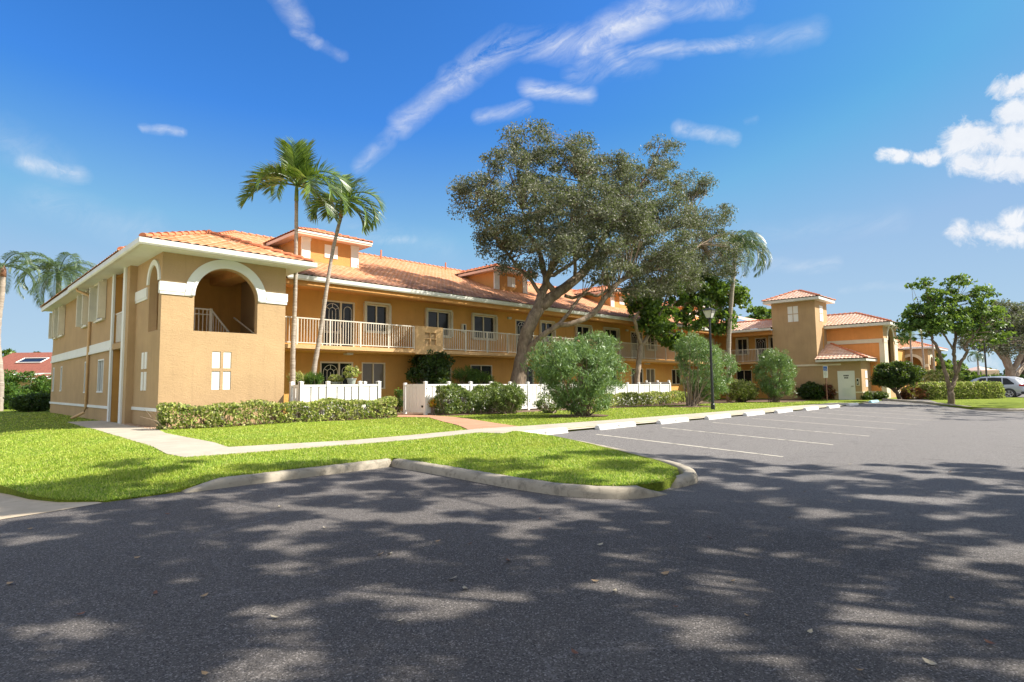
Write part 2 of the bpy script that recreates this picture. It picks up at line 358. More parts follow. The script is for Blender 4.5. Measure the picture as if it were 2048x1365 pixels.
# walks
walk = [(3.42,11.9),(3.3,12.5),(3.45,16),(3.6,20),(3.8,26.9),(4.86,26.9),(4.86,24.3),(5.02,20.4),(4.6,17.6),(4.5,12.75),(7,12.25),(10.4,11.75),(12,11.45),(16,11.3),(41.5,11.5),(43.2,10.1),(10.15,10.12),(9.9,11.0),(6.7,11.6)]
sheet('sidewalk', walk, lambda x,y: L(x,y), M['concrete'], XS, YS, .022)
sheet('front_kerb_face', [(10.15,9.92),(43.3,9.92),(43.2,10.125),(10.15,10.125)], lambda x,y: np.where(np.asarray(y)>10.0, L(x,10.2)+.02, A(x,9.92)+.05), M['concrete'], XS, [10.0])
sheet('brick_path', [(10.3,11.85),(11.9,11.5),(12.6,13.2),(14.2,16.8),(14.62,19.5),(14.65,21.2),(13.2,21.2),(12.8,19.3),(13.5,17.8),(12.1,15.2),(11.2,13.3)], lambda x,y: L(x,y), M['brickpath'], XS, YS, .016)
sheet('hedge_bed', [(4.75,19.2),(12.4,18.55),(12.5,20.3),(9.1,20.34),(5.05,20.34),(5.05,21.5),(4.9,23.5),(4.75,22)], lambda x,y: L(x,y), M['soil'], XS, YS, .015)
sheet('planting_bed', [(14.75,18.2),(36,17.6),(46,15.0),(49.9,15.5),(49.9,22.4),(9.1,22.4),(9.1,20.4),(12.5,20.4),(14.66,21.3),(14.72,19.6)], lambda x,y: L(x,y), M['soil'], XS, YS, .012)
for (bx,by,br) in ((17.9,14.0,1.3),(30,15.6,1.5),(41.8,15.2,1.3)):
    sheet('mulch_ring', [(bx+br*math.cos(a)*(1+.1*math.sin(3*a)), by+br*.8*math.sin(a)) for a in [i*PI/12 for i in range(24)]], lambda x,y: L(x,y), M['soil'], XS, YS, .02)
# parking lines
for i in range(9):
    x = 12.3+3.3*i
    pts = [(x-.055,4.45),(x+.055,4.45),(x+.055,9.1),(x-.055,9.1)]
    o = sheet('parking_line', pts, lambda x,y: A(x,y), M['paint'], [], YS[:8], .005)
o = sheet('parking_line', [(42.6,6.4),(42.72,6.5),(42.4,9.2),(42.28,9.2)], lambda x,y: A(x,y), M['paint'], [], YS[:8], .005)
for k in range(3):
    sheet('parking_line', [(40+1.1*k,9.0),(40.12+1.1*k,9.0),(41.0+1.1*k,6.5),(40.88+1.1*k,6.5)], lambda x,y: A(x,y), M['paint'], [], YS[:8], .006)

def sweep(name, path, prof, mat, t0=0, t1=0, zf=None, label=None):
    path = [Vector((*p,0)) for p in path]
    # resample
    P=[path[0]]
    for a,b in zip(path,path[1:]):
        n=max(1,int((b-a).length/.12)); P+= [a.lerp(b,(i+1)/n) for i in range(n)]
    # soften corners
    for it in range(3):
        P=[P[0]]+[(P[i-1]+P[i]*2+P[i+1])/4 for i in range(1,len(P)-1)]+[P[-1]]
    s=[0]
    for a,b in zip(P,P[1:]): s.append(s[-1]+(b-a).length)
    m=MB(); n=len(prof); rn=random.Random(3)
    for i,p in enumerate(P):
        t=(P[min(i+1,len(P)-1)]-P[max(i-1,0)]).normalized(); nn=Vector((-t.y,t.x,0))
        k=1.0
        if t0: k=min(k,.12+.88*min(1,s[i]/t0))
        if t1: k=min(k,.12+.88*min(1,(s[-1]-s[i])/t1))
        j=1+rn.uniform(-.03,.03)
        z0=float(zf(p.x,p.y))
        for (o,h) in prof:
            q=p+nn*(o+rn.uniform(-.003,.003)); m.v.append((q.x,q.y,z0+(h*k*j if h>0 else h)))
    for i in range(len(P)-1):
        for k in range(n-1): m.f.append((i*n+k,(i+1)*n+k,(i+1)*n+k+1,i*n+k+1))
    m.f.append(tuple(range(n))); m.f.append(tuple((len(P)-1)*n+k for k in range(n))[::-1])
    o=m.build(name,mat,smooth=True); o['kind']='structure'
    bm=bmesh.new(); bm.from_mesh(o.data); bmesh.ops.recalc_face_normals(bm,faces=bm.faces[:]); bm.to_mesh(o.data); bm.free()
    return o
kp = [(0,-.1),(.005,.06),(.03,.115),(.06,.135),(.18,.14),(.21,.12),(.22,-.1)]
sweep('kerb', [(2.75,9.42),(3.4,9.44),(6.30,9.44)], kp, M['kerb'], .5, 0, lambda x,y:0.0)
sweep('kerb', [(6.28,9.45),(6.26,8.6),(6.2,7.4),(6.12,6.2),(6.15,5.2),(6.35,4.6),(6.75,4.22),(7.2,4.15)], kp, M['kerb'], 0, .45, lambda x,y:0.0)
sweep('kerb', [(7.72,4.28),(8.3,4.25),(8.85,4.55),(9.25,5.1),(9.75,6.4),(10.1,7.8),(10.3,9.0),(10.32,9.98)], kp, M['kerb'], .3, 0, lambda x,y: float(A(x,y)))
sweep('kerb', [(46.0,9.95),(44.5,7.3),(42.2,5.45),(40.1,4.0),(39.65,3.0),(40.3,2.1),(42,1.9),(56.7,2.7)], kp, M['kerb'], 0, 0, lambda x,y: float(A(x,y)))
# painted wheel stops
def stop_mesh(x, y, mat, group, label):
    z = float(A(x,y)); m = MB(); w=.92; pr=[(-.085,0),(-.065,.10),(-.03,.125),(.03,.125),(.065,.10),(.085,0)]
    n=len(pr)
    for X,s in ((-w,.9),(-w+.05,1),(w-.05,1),(w,.9)):
        for a,h in pr: m.v.append((x+X, y+a*s*1.25, z+h*s*1.1))
    for i in range(3):
        for k in range(n-1): m.f.append((i*n+k,(i+1)*n+k,(i+1)*n+k+1,i*n+k+1))
    m.f.append(tuple(range(n))[::-1]); m.f.append(tuple(3*n+k for k in range(n)))
    r = empty('wheel_stop', (x,y,z), label, 'wheel stop', group)
    m.build('concrete_block', mat, r); return r
def text(name, body, loc, size, rotx, rotz, mat, parent=None, extrude=.002, align='CENTER', spin=0):
    cu = bpy.data.curves.new(name,'FONT'); cu.body=body; cu.size=size; cu.extrude=extrude; cu.align_x=align; cu.align_y='CENTER'; cu.materials.append(mat)
    tmp = bpy.data.objects.new('tmp_'+name, cu); COL.objects.link(tmp)
    dg = bpy.context.evaluated_depsgraph_get(); me = bpy.data.meshes.new_from_object(tmp.evaluated_get(dg))
    bpy.data.objects.remove(tmp); me.materials.clear(); me.materials.append(mat)
    Rm = Matrix.Rotation(rotz,4,'Z') @ Matrix.Rotation(rotx,4,'X') @ Matrix.Rotation(spin,4,'Z')
    off = root_loc(parent)
    me.transform(Matrix.Translation(Vector(loc)-off) @ Rm)
    o = bpy.data.objects.new(name, me); COL.objects.link(o)
    if parent is not None: o.parent = parent
    return o
ORD = ['nearest white wheel stop, beside the grass island','white wheel stop, second from the grass island','white wheel stop, third from the grass island','white chipped wheel stop standing before the lamp post','white wheel stop just past the lamp post','white wheel stop, sixth from the grass island','white wheel stop, seventh from the grass island','white wheel stop, third before the blue one','white wheel stop, last white one before the blue one']
STX = [11.02,14.26,17.56,20.88,24.2,27.5,31.2,34.8,38.5]
for i,x in enumerate(STX):
    r = stop_mesh(x, 9.83, M['stop'], 'wheel stops along the parking bays', ORD[i])
    if i < 4:
        z=float(A(x,9.83)); text('stall_number', str(14+i), (x,9.83-.108,z+.07), .12, R(62), 0, M['black'], r)
stop_mesh(43.0, 9.75, M['stopblue'], 'wheel stops along the parking bays', 'pale blue wheel stop at the far end of the parking row')

# ------------------------------------------------------------------ the apartment building
def FY(Y):   # wall facing the car park (-y): u = x
    return lambda u,v,w: (u, Y-w, v)
def FX(X):   # wall facing -x : u = y
    return lambda u,v,w: (X-w, u, v)
def wall_grid(m, F, u0,u1,v0,v1, holes, depth=.14):
    us = sorted({u0,u1}|{h[0] for h in holes}|{h[1] for h in holes}); vs = sorted({v0,v1}|{h[2] for h in holes}|{h[3] for h in holes})
    us=[u for u in us if u0<=u<=u1]; vs=[v for v in vs if v0<=v<=v1]
    for a,b in zip(us,us[1:]):
        for c,d in zip(vs,vs[1:]):
            mu,mv=(a+b)/2,(c+d)/2
            if any(h[0]<mu<h[1] and h[2]<mv<h[3] for h in holes): continue
            m.add([F(a,c,0),F(b,c,0),F(b,d,0),F(a,d,0)],[(0,1,2,3)])
    for (a,b,c,d) in holes:
        m.add([F(a,c,0),F(b,c,0),F(b,d,0),F(a,d,0),F(a,c,-depth),F(b,c,-depth),F(b,d,-depth),F(a,d,-depth)],[(0,4,5,1),(1,5,6,2),(2,6,7,3),(3,7,4,0)])
BLD = empty('apartment_building', (5.08,20.36,.3), 'long two-storey stucco building with tiled hip roof, balconies and arched stair tower', 'building')
def P(name, m, mat, parent=None, **k): return m.build(name, mat, parent or BLD, **k)

def window(F, u0,u1,v0,v1, shutters=0, pane='glass', wt='cream', blind=False, divs=2):
    m = MB(); t=.055
    m.fbox(F,u0,u1,v1-t,v1,-.10,.012); m.fbox(F,u0,u1,v0,v0+t,-.10,.03)
    m.fbox(F,u0,u0+t,v0+t,v1-t,-.10,.012); m.fbox(F,u1-t,u1,v0+t,v1-t,-.10,.012)
    for i in range(1,divs):
        um = u0+(u1-u0)*i/divs; m.fbox(F,um-.028,um+.028,v0+t,v1-t,-.09,-.01)
    w = P('window', m, M[wt])
    g = MB(); g.add([F(u0+t,v0+t,-.07),F(u1-t,v0+t,-.07),F(u1-t,v1-t,-.07),F(u0+t,v1-t,-.07)],[(0,1,2,3)]); P('pane', g, M[pane], w)
    if shutters:
        s=MB(); s.fbox(F,u0-.09,u1+.09,v1+.025,v1+.11,0,.13); P('shutter_track', s, M['shut'], w); s=MB(); s.fbox(F,u0-.05,u1+.05,v0-.07,v0-.015,0,.10); P('sill', s, M['shut'], w)
        for a in (u0-.13,u1+.0):
            s=MB()
            for k in range(4): s.fbox(F,a+.034*k,a+.034*k+.022,v0-.01,v1+.02,.015,shutters)
            s.fbox(F,a+.005,a+.119,v0+.003,v1+.01,.01,shutters-.012)
            P('shutter', s, M['shut'], w)
    return w
def grille(F, uc, v0, v1, wd, parent, n=2):
    "white security screen: nested arches over vertical bars"
    m=MB(); r=.011
    def bar(p,q): m.tube([F(p[0],p[1],.045),F(q[0],q[1],.045)], r, 5)
    for rad in ((wd*.40),(wd*.19)):
        vc=v1-.10-wd*.40
        pts=[F(uc+rad*math.cos(a),vc+rad*math.sin(a),.045) for a in [PI*i/14 for i in range(15)]]; m.tube(pts,r,5)
        for s in (-1,1): bar((uc+s*rad,vc),(uc+s*rad,v0+.75))
    bar((uc,vc+wd*.19),(uc,v1-.1)); bar((uc,vc+.02),(uc,v0+.08))
    for s in (-1,1): bar((uc+s*wd*.165,vc+wd*.1),(uc+s*wd*.36,vc+wd*.21)); bar((uc+s*wd*.28,v0+.1),(uc+s*wd*.28,v0+.75))
    for v in (v0+.75,v0+.70,v0+.1): bar((uc-wd*.46,v),(uc+wd*.46,v))
    for k in range(1,6): bar((uc-wd*.46+wd*.92*k/6,v0+.1),(uc-wd*.46+wd*.92*k/6,v0+.70))
    return P('security_grille', m, M['white'], parent)
def door(F, u0,u1,v0,v1, side=1):
    "screen door with side screen: frame, two dark panels, arched grille, handle"
    m=MB(); t=.07; um=u0+.93
    for a in (u0,um-.035,u1-t): m.fbox(F,a,a+t,v0,v1,-.10,.02)
    m.fbox(F,u0,u1,v1-t,v1,-.098,.023); m.fbox(F,u0+.01,u1-.01,v0,v0+.10,-.098,.017)
    w=P('door', m, M['cream'])
    g=MB(); g.add([F(u0+t,v0+.1,-.05),F(u1-t,v0+.1,-.05),F(u1-t,v1-t,-.05),F(u0+t,v1-t,-.05)],[(0,1,2,3)]); P('screen', g, M['glass'], w)
    grille(F,(u0+um)/2+.02,v0,v1-.05,.86,w)
    h=MB(); h.fbox(F,um-.02,um+.02,v0+.95,v0+1.10,.02,.05); h.fbox(F,um-.09,um+.01,v0+1.02,v0+1.045,.05,.07); P('handle', h, M['black'], w)
    if u1-um > .5:
        m=MB(); pts=[F(um+.32+.19*math.cos(a),v1-.42+.19*math.sin(a),.04) for a in [PI*i/12 for i in range(13)]]; m.tube(pts,.011,5)
        for s in (-1,1): m.tube([F(um+.32+s*.19,v1-.42,.04),F(um+.32+s*.19,v0+.2,.04)],.011,5)
        P('security_grille', m, M['white'], w)
    return w
# -- long wing wall, y = 24
UP0,UP1,LO1 = 4.12,5.42,2.65
upw=[]; low=[]; updoor=[]; lowdoor=[]
PER=12.35
for k in range(3):
    o=PER*k
    updoor.append((12.3+o,13.92+o)); upw += [(14.5+o,15.72+o),(18.08+o,19.6+o),(21.25+o,22.92+o)]
    lowdoor.append((12.24+o,13.87+o)); low += [(14.32+o,15.6+o),(18.2+o,19.7+o),(21.07+o,22.7+o)]
upw += [(49.1,50.4)]; upw=[w for w in upw if w[1]<50.6]; 
holes=[(a,b,UP0,UP1) for a,b in upw]+[(a,b,3.25,5.42) for a,b in updoor]+[(a,b,1.40,LO1) for a,b in low]+[(a,b,.45,LO1) for a,b in lowdoor]
m=MB(); wall_grid(m,FY(24.0),8.9,53,-.05,5.9,holes); P('wing_wall',m,M['orange'])
for a,b in upw: window(FY(24.0),a,b,UP0,UP1,.16)
for i,(a,b) in enumerate(low): window(FY(24.0),a,b,1.40,LO1,0,'curtain' if i%3==0 else 'glass')
for a,b in updoor: door(FY(24.0),a,b,3.25,5.42)
for a,b in lowdoor: door(FY(24.0),a,b,.45,LO1)
window(FY(24.0),9.25,9.85,4.12,5.42,.16)
# balcony slab, soffit, rails
m=MB(); m.box(9.0,50.2,22.5,24.02,3.09,3.25); P('balcony_slab',m,M['slab'])
m=MB(); m.box(9.0,52.0,22.28,24.02,5.80,5.86); m.box(9.0,50.2,22.30,22.50,5.62,5.80); P('balcony_soffit',m,M['apricot'])
m=MB(); m.box(9.0,50.2,22.6,23.98,3.02,3.085); P('slab_soffit',m,M['orange'])
BLK=[(16.28,17.94),(28.7,30.35),(41.05,42.7)]
def rail(F,u0,u1,zb=3.25,zt=4.36,posts=None,step=.125):
    m=MB(); n=max(1,round((u1-u0)/1.55)); 
    for i in range(n+1):
        u=u0+(u1-u0)*i/n; u=min(max(u,u0+.03),u1-.03); m.fbox(F,u-.03,u+.03,zb-.02,zt,-.03,.03)
    m.fbox(F,u0,u1,zt-.045,zt+.004,-.027,.027); m.fbox(F,u0,u1,zb+.06,zb+.10,-.021,.021)
    u=u0+step
    while u<u1-.05: m.fbox(F,u-.0115,u+.0115,zb+.09,zt-.03,-.012,.012); u+=step
    return P('balcony_rail',m,M['plaster'])
RY=FY(22.56)
for a,b in ((9.05,16.28),(17.94,28.7),(30.35,41.05),(42.7,50.1)): rail(RY,a,b)
for a,b in BLK:
    m=MB(); hs=[]
    for i in range(2):
        for j in range(2): hs.append((a+.56+.36*i,a+.56+.36*i+.30,3.50+.32*j,3.50+.32*j+.27))
    wall_grid(m,FY(22.48),a,b,3.04,4.38,hs,.10)
    m.add([(a,22.48,3.04),(a,22.64,3.04),(a,22.64,4.38),(a,22.48,4.38),(b,22.48,3.04),(b,22.64,3.04),(b,22.64,4.38),(b,22.48,4.38)],[(0,3,2,1),(4,5,6,7),(3,7,6,2),(0,1,5,4),(1,2,6,5)])
    w=P('parapet_panel',m,M['slab'])
    m=MB()
    for h in hs: m.box(h[0],h[1],22.56,22.575,h[2],h[3])
    P('cutout_inset',m,M['tan'],w)
# ceiling lights, wall lamps, phone box
for k in range(4):
    x=13.15+PER*k
    if k<3:
        m=MB(); m.box(x-.16,x+.16,23.0,23.32,3.0-.08,3.018); P('ceiling_light',m,M['lampglass'],bevel=.02)
        m=MB(); m.lathe((x,22.9,5.74),[(.16,.06),(.15,.0),(.10,-.02)],14); P('ceiling_light',m,M['lampglass'])
    if k>0:
        xx=24.1-PER+PER*k
        m=MB(); m.fbox(FY(24),xx-.14,xx+.14,5.38,5.52,0,.12); P('wall_lamp',m,M['lampglass'],bevel=.03)
m=MB(); m.fbox(FY(24),20.38,20.66,4.38,4.86,0,.16); pb=P('intercom_box',m,M['shut'],bevel=.02)
m=MB(); m.fbox(FY(24),20.46,20.58,4.50,4.80,.16,.175); P('dark_face',m,M['black'],pb)
# -- roofs
TW,TC=.27,.37
def tile_slope(name,O,U,W,umax,wlow,whigh,mat,parent=None,u0=0,sub=5,lift=.035,amp=.035):
    "O at the eave, U along the eave, W up the slope; wlow(u), whigh(u) bound the slope"
    O,U,W=Vector(O),Vector(U).normalized(),Vector(W).normalized(); Nn=U.cross(W)
    if Nn.z<0: Nn=-Nn
    nu=int((umax-u0)/TW*sub)+1; us=np.linspace(u0,umax,nu+1)
    lo=np.array([wlow(u) for u in us]); hi=np.array([whigh(u) for u in us]); wm=float(hi.max())
    rows=[]; nc=int(math.ceil((wm)/TC))
    for k in range(nc):
        rows.append((k*TC,lift,k)); rows.append(((k+1)*TC,0.0,k))
    prof=amp*np.abs(np.sin(np.pi*us/TW))**.8
    V=[];UVs=[]
    rn=np.random.RandomState(5)
    for (w,l,k) in rows:
        ww=np.clip(w,lo,hi); jit=rn.uniform(-.006,.006,len(us)) if l>0 else 0
        h=prof+l+jit
        pts=np.array(O)[None,:]+us[:,None]*np.array(U)[None,:]+ww[:,None]*np.array(W)[None,:]+h[:,None]*np.array(Nn)[None,:]
        V.append(pts); UVs.append(np.stack([us/TW, np.full(len(us),k+.5)],1))
    V=np.concatenate(V); UVs=np.concatenate(UVs); n=len(us); faces=[]
    for r in range(len(rows)-1):
        wa=np.clip(rows[r][0],lo,hi); wb=np.clip(rows[r+1][0],lo,hi); riser=(r%2==1)
        for i in range(n-1):
            if not riser and wa[i]>=hi[i]-1e-6 and wa[i+1]>=hi[i+1]-1e-6: continue
            if riser and (rows[r][0]>=hi[i]-1e-6 and rows[r][0]>=hi[i+1]-1e-6): continue
            if wb[i]<=lo[i]+1e-6 and wb[i+1]<=lo[i+1]+1e-6: continue
            faces.append((r*n+i,r*n+i+1,(r+1)*n+i+1,(r+1)*n+i))
    p=parent or BLD; off=np.array(root_loc(p)); me=bpy.data.meshes.new(name)
    me.from_pydata((V-off).tolist(),[],faces); me.materials.append(mat)
    uvl=me.uv_layers.new(name='UVMap'); li=np.empty(len(me.loops),dtype=np.int32); me.loops.foreach_get('vertex_index',li)
    uv=UVs[li].copy(); fu=uv.reshape(-1,4,2); fu[:,:,0]=fu[:,:,0].mean(1)[:,None]*.98+fu[:,:,0]*.02; fu[:,:,1]=fu[:,:,1].min(1)[:,None]
    uvl.data.foreach_set('uv',fu.reshape(-1).astype(np.float32))
    o=bpy.data.objects.new(name,me); COL.objects.link(o); o.parent=p; return o
def caps(name,lines,mat,parent=None,r=.11):
    m=MB()
    for p,q in lines:
        p,q=Vector(p),Vector(q); n=max(1,int((q-p).length/.38)); d=(q-p)/n; s=Vector((-d.y,d.x,0)).normalized()
        for i in range(n):
            a=p+d*i; b=p+d*(i+1.08); ra,rb=r*1.08,r*.86; base=len(m.v); K=6
            for c,rr,dz in ((a,ra,.03),(b,rb,.0)):
                for k in range(K+1):
                    th=PI*k/K; m.v.append(tuple(c+s*rr*math.cos(th)+Vector((0,0,rr*math.sin(th)*.9+dz-.02))))
            for k in range(K): m.f.append((base+k,base+k+1,base+K+2+k,base+K+1+k))
            m.f.append(tuple(base+k for k in range(K+1)))
    return P(name,m,mat,parent)
ZE=6.0
SM=.395; S=.4167; cs=math.sqrt(1+S*S)
# main wing: eave y=22.05, ridge y=31.2
run=9.15; RW=run*math.sqrt(1+SM*SM)
hipx=11.0-4.25
tile_slope('roof_slope',(4.25,22.05,ZE),(1,0,0),(0,1,SM),56,lambda u:0,lambda u:min(RW,u/hipx*RW),M['tiles'])
sl=run*SM/hipx; 
tile_slope('roof_slope',(4.25,22.05,ZE),(0,1,0),(1,0,sl),18.3,lambda u:0,lambda u:max(0,min(u,18.3-u)/run*hipx*math.sqrt(1+sl*sl)),M['tiles_clean'],sub=3)
m=MB(); zr=ZE+run*SM; m.add([(4.25,40.35,ZE),(11,31.2,zr),(60,31.2,zr),(60,40.35,ZE)],[(0,3,2,1)]); P('roof_back',m,M['tiles_clean'])
caps('ridge_cap',[((11,31.2,zr+.03),(60,31.2,zr+.03)),((4.3,22.1,ZE+.05),(11,31.2,zr+.04))],M['cap'])
# porch hip roof
PX0,PX1,PY0=4.35,9.72,19.64; pm=(PX0+PX1)/2; hr=(PX1-PX0)/2
tile_slope('roof_slope',(PX0,PY0,ZE),(1,0,0),(0,1,S),PX1-PX0,lambda u:0,lambda u:max(0,min(u,(PX1-PX0)-u))*cs,M['tiles_clean'])
tile_slope('roof_slope',(PX0,PY0,ZE),(0,1,0),(1,0,S),7,lambda u:0,lambda u:min(u,hr)*cs,M['tiles_clean'],sub=4)
tile_slope('roof_slope',(PX1,PY0,ZE),(0,1,0),(-1,0,S),7,lambda u:max(0,(u-2.41)*cs*.98) ,lambda u:max(min(u,hr)*cs,max(0,(u-2.41)*cs*.98)),M['tiles_clean'],sub=4)
caps('ridge_cap',[((PX0,PY0,ZE+.04),(pm,PY0+hr,ZE+hr*S+.04)),((PX1,PY0,ZE+.04),(pm,PY0+hr,ZE+hr*S+.04)),((pm,PY0+hr,ZE+hr*S+.04),(pm,26,ZE+hr*S+.04))],M['cap'])
# gutters (white box gutters) and fascia
def gutter(path,w=.13,h=.20,z=5.81,mat='gutter',name='gutter'):
    m=MB()
    for p,q in zip(path,path[1:]):
        p,q=Vector((*p,0)),Vector((*q,0)); d=(q-p).normalized(); n=Vector((d.y,-d.x,0)); e=d*w*.0
        pr=[(0,0),(w*.75,0),(w,.05),(w,h),(w-.02,h),(w-.02,.06),(0,.06)]
        b=len(m.v)
        for c,s in ((p,-1),(q,1)):
            for a,zz in pr: 
                v=c+n*a+d*(s*a if (c is p and p is not None) else s*a)*1.0; m.v.append((v.x,v.y,z+zz))
        k=len(pr)
        for i in range(k): m.f.append((b+i,b+(i+1)%k,b+k+(i+1)%k,b+k+i))
        m.f.append(tuple(range(b,b+k))[::-1]); m.f.append(tuple(range(b+k,b+2*k)))
    return P(name,m,M[mat])
gutter([(9.95,22.14),(50.0,22.14)])
gutter([(PX0+.04,PY0+.06),(PX1-.02,PY0+.06)])
gutter([(PX0+.04,31.6),(PX0+.04,PY0+.06)])
m=MB(); m.box(4.30,4.40,31.5,40.3,5.80,6.0); P('fascia',m,M['gutter'])
m=MB(); m.box(PX1-.06,PX1,PY0+.04,22.1,5.84,5.98); P('fascia',m,M['gutter'])
m=MB(); m.box(4.38,9.66,19.70,20.38,5.82,5.87); m.box(4.38,5.10,20.38,40.2,5.82,5.87); m.box(8.95,9.66,20.38,22.2,5.82,5.87); P('porch_soffit',m,M['trim'])
# -- end wall x = 4.85
EX=FX(4.85)
ew=[(26.97,28.02,1.40,2.71),(30.05,30.75,1.38,2.73),(36.55,37.0,1.45,2.71),(39.05,39.5,1.45,2.72),(27.12,28.7,4.30,5.70),(30.3,31.45,4.30,5.68),(36.55,37.9,4.30,5.68),(38.6,39.5,4.30,5.66)]
m=MB(); wall_grid(m,EX,25.6,40.0,0,5.9,ew,.16); m.add([(4.85,40,0),(4.85,40,5.9),(12,40,5.9),(12,40,0)],[(0,1,2,3)])
P('end_wall',m,M['tan'])
for (a,b,c,d) in ew[:4]: 
    window(EX,a,b,c,d,0,'glass','trim',divs=2 if b-a>.9 else 1)
for (a,b,c,d) in ew[4:]: window(EX,a,b,c,d,.27,'glass','trim')
m=MB(); m.fbox(EX,25.75,40.02,3.08,3.36,0,.045); m.fbox(EX,25.75,40.02,2.98,3.08,0,.075); P('belt_course',m,M['trim'])
m=MB(); m.fbox(EX,25.75,40.02,.80,.90,0,.04); P('base_course',m,M['trim'])
m=MB(); m.fbox(EX,25.6,25.82,.25,5.84,-.02,.05); P('corner_board',m,M['trim'])
m=MB(); m.fbox(EX,23.82,24.1,.25,5.84,-.02,.05); P('corner_board',m,M['trim'])
# entry recess between the boards
m=MB()
m.add([(4.85,25.62,.2),(4.85,25.62,5.85),(7.5,25.62,5.85),(7.5,25.62,.2)],[(0,1,2,3)])
m.add([(4.85,24.08,.2),(4.85,24.08,5.85),(6.6,24.08,5.85),(6.6,24.08,.2)],[(0,1,2,3)])
m.add([(7.5,24.0,.2),(7.5,25.7,.2),(7.5,25.7,5.9),(7.5,24.0,5.9)],[(0,1,2,3)])
m.add([(4.85,24.08,5.7),(7.5,24.08,5.7),(7.5,25.62,5.7),(4.85,25.62,5.7)],[(0,1,2,3)])
P('entry_recess_wall',m,M['orange'])
m=MB(); m.box(4.83,7.4,24.12,25.58,2.98,3.2); P('landing_slab',m,M['tan'])
rl=FX(4.93); m=MB(); m.fbox(rl,24.12,25.58,4.28,4.33,-.03,.03)
u=24.2
while u<25.5: m.fbox(rl,u,u+.06,3.25,4.28,-.02,.02); u+=.1
P('landing_rail',m,M['plaster'])
# pilaster between porch and entry
m=MB(); m.box(4.86,5.3,23.42,23.84,.1,5.85); P('pilaster',m,M['tan'])
# downspout on the end wall
m=MB(); m.tube([(4.33,30.2,5.9),(4.38,30.2,5.72),(4.74,29.9,5.52),(4.78,29.75,5.35),(4.78,29.75,.75),(4.72,29.75,.58),(4.42,29.75,.40),(4.30,29.75,.36)],.055,8); P('downspout',m,plain('tan_downspout',(.60,.40,.19),.5,.1),smooth=True)
# -- porch (stair tower)
PF=FY(20.36); X0,X1=5.08,9.03
def arch_wall(m,F,u0,u1,v0,v1,a0,a1,vb,vs,th=.24,n=24,ph=()):
    "rectangular wall with an arched opening a0..a1, sill vb, spring vs"
    r=(a1-a0)/2; uc=(a0+a1)/2
    q=lambda pts: m.add([F(*p) for p in pts],[tuple(range(len(pts)))])
    q([(u0,v0,0),(a0,v0,0),(a0,v1,0),(u0,v1,0)]); q([(a1,v0,0),(u1,v0,0),(u1,v1,0),(a1,v1,0)]); wall_grid(m,F,a0,a1,v0,vb,ph,.045) if ph else q([(a0,v0,0),(a1,v0,0),(a1,vb,0),(a0,vb,0)])
    arc=[(uc-r*math.cos(PI*i/n),vs+r*math.sin(PI*i/n)) for i in range(n+1)]
    for (ua,va),(ub,vb2) in zip(arc,arc[1:]): q([(ua,va,0),(ub,vb2,0),(ub,v1,0),(ua,v1,0)])
    loop=[(a0,vb)]+arc+[(a1,vb)]
    for (ua,va),(ub,vb2) in zip(loop,loop[1:]): q([(ua,va,0),(ub,vb2,0),(ub,vb2,-th),(ua,va,-th)])
    q([(a0,vb,0),(a1,vb,0),(a1,vb,-th),(a0,vb,-th)])
    # inner face
    q([(u0,v0,-th),(a0,v0,-th),(a0,v1,-th),(u0,v1,-th)]); q([(a1,v0,-th),(u1,v0,-th),(u1,v1,-th),(a1,v1,-th)]); q([(a0,v0,-th),(a1,v0,-th),(a1,vb,-th),(a0,vb,-th)])
    for (ua,va),(ub,vb2) in zip(arc,arc[1:]): q([(ua,va,-th),(ub,vb2,-th),(ub,v1,-th),(ua,v1,-th)])
def arch_trim(m,F,a0,a1,vs,r0,r1,w,n=28,legs=0):
    uc=(a0+a1)/2
    for i in range(n):
        t0,t1=PI*i/n,PI*(i+1)/n
        m.fpoly(F,[(uc-r0*math.cos(t0),vs+r0*math.sin(t0)),(uc-r0*math.cos(t1),vs+r0*math.sin(t1)),(uc-r1*math.cos(t1),vs+r1*math.sin(t1)),(uc-r1*math.cos(t0),vs+r1*math.sin(t0))],.0,w)
m=MB(); arch_wall(m,PF,X0,X1,0,5.9,6.02,8.04,3.38,4.50,ph=[(a,b,c,d) for (a,b) in ((6.61,6.87),(6.96,7.21)) for (c,d) in ((2.18,2.73),(1.47,2.08))]); P('porch_front_wall',m,M['tan'])
SF=FX(5.08)
m=MB(); arch_wall(m,SF,20.36,23.55,0,5.9,20.68,21.78,3.38,4.95); P('porch_side_wall',m,M['tan'])
m=MB(); m.add([(9.03,20.36,0),(9.03,24,0),(9.03,24,5.9),(9.03,20.36,5.9)],[(0,1,2,3)]); m.add([(8.80,20.55,3.2),(8.80,24,3.2),(8.80,24,5.9),(8.80,20.55,5.9)],[(0,1,2,3)]); P('porch_side_wall',m,M['tan'])
m=MB(); b0,b1=4.52,4.88
m.fbox(PF,X0-.07,5.745,b0+.07,b1,0,.05); m.fbox(PF,8.315,X1+.06,b0+.07,b1,0,.05)
m.fbox(PF,X0-.05,6.0,b0-.03,b0+.07,0,.035); m.fbox(PF,8.06,X1+.04,b0-.03,b0+.07,0,.035)
m.fbox(PF,5.74,6.0,b0+.07,b1-.04,0,.036);m.fbox(PF,8.06,8.32,b0+.07,b1-.04,0,.036)
arch_trim(m,PF,6.02,8.04,4.52,1.03,1.31,.05); arch_trim(m,PF,6.02,8.04,4.52,1.012,1.10,.072)
P('arch_trim',m,M['trim'])
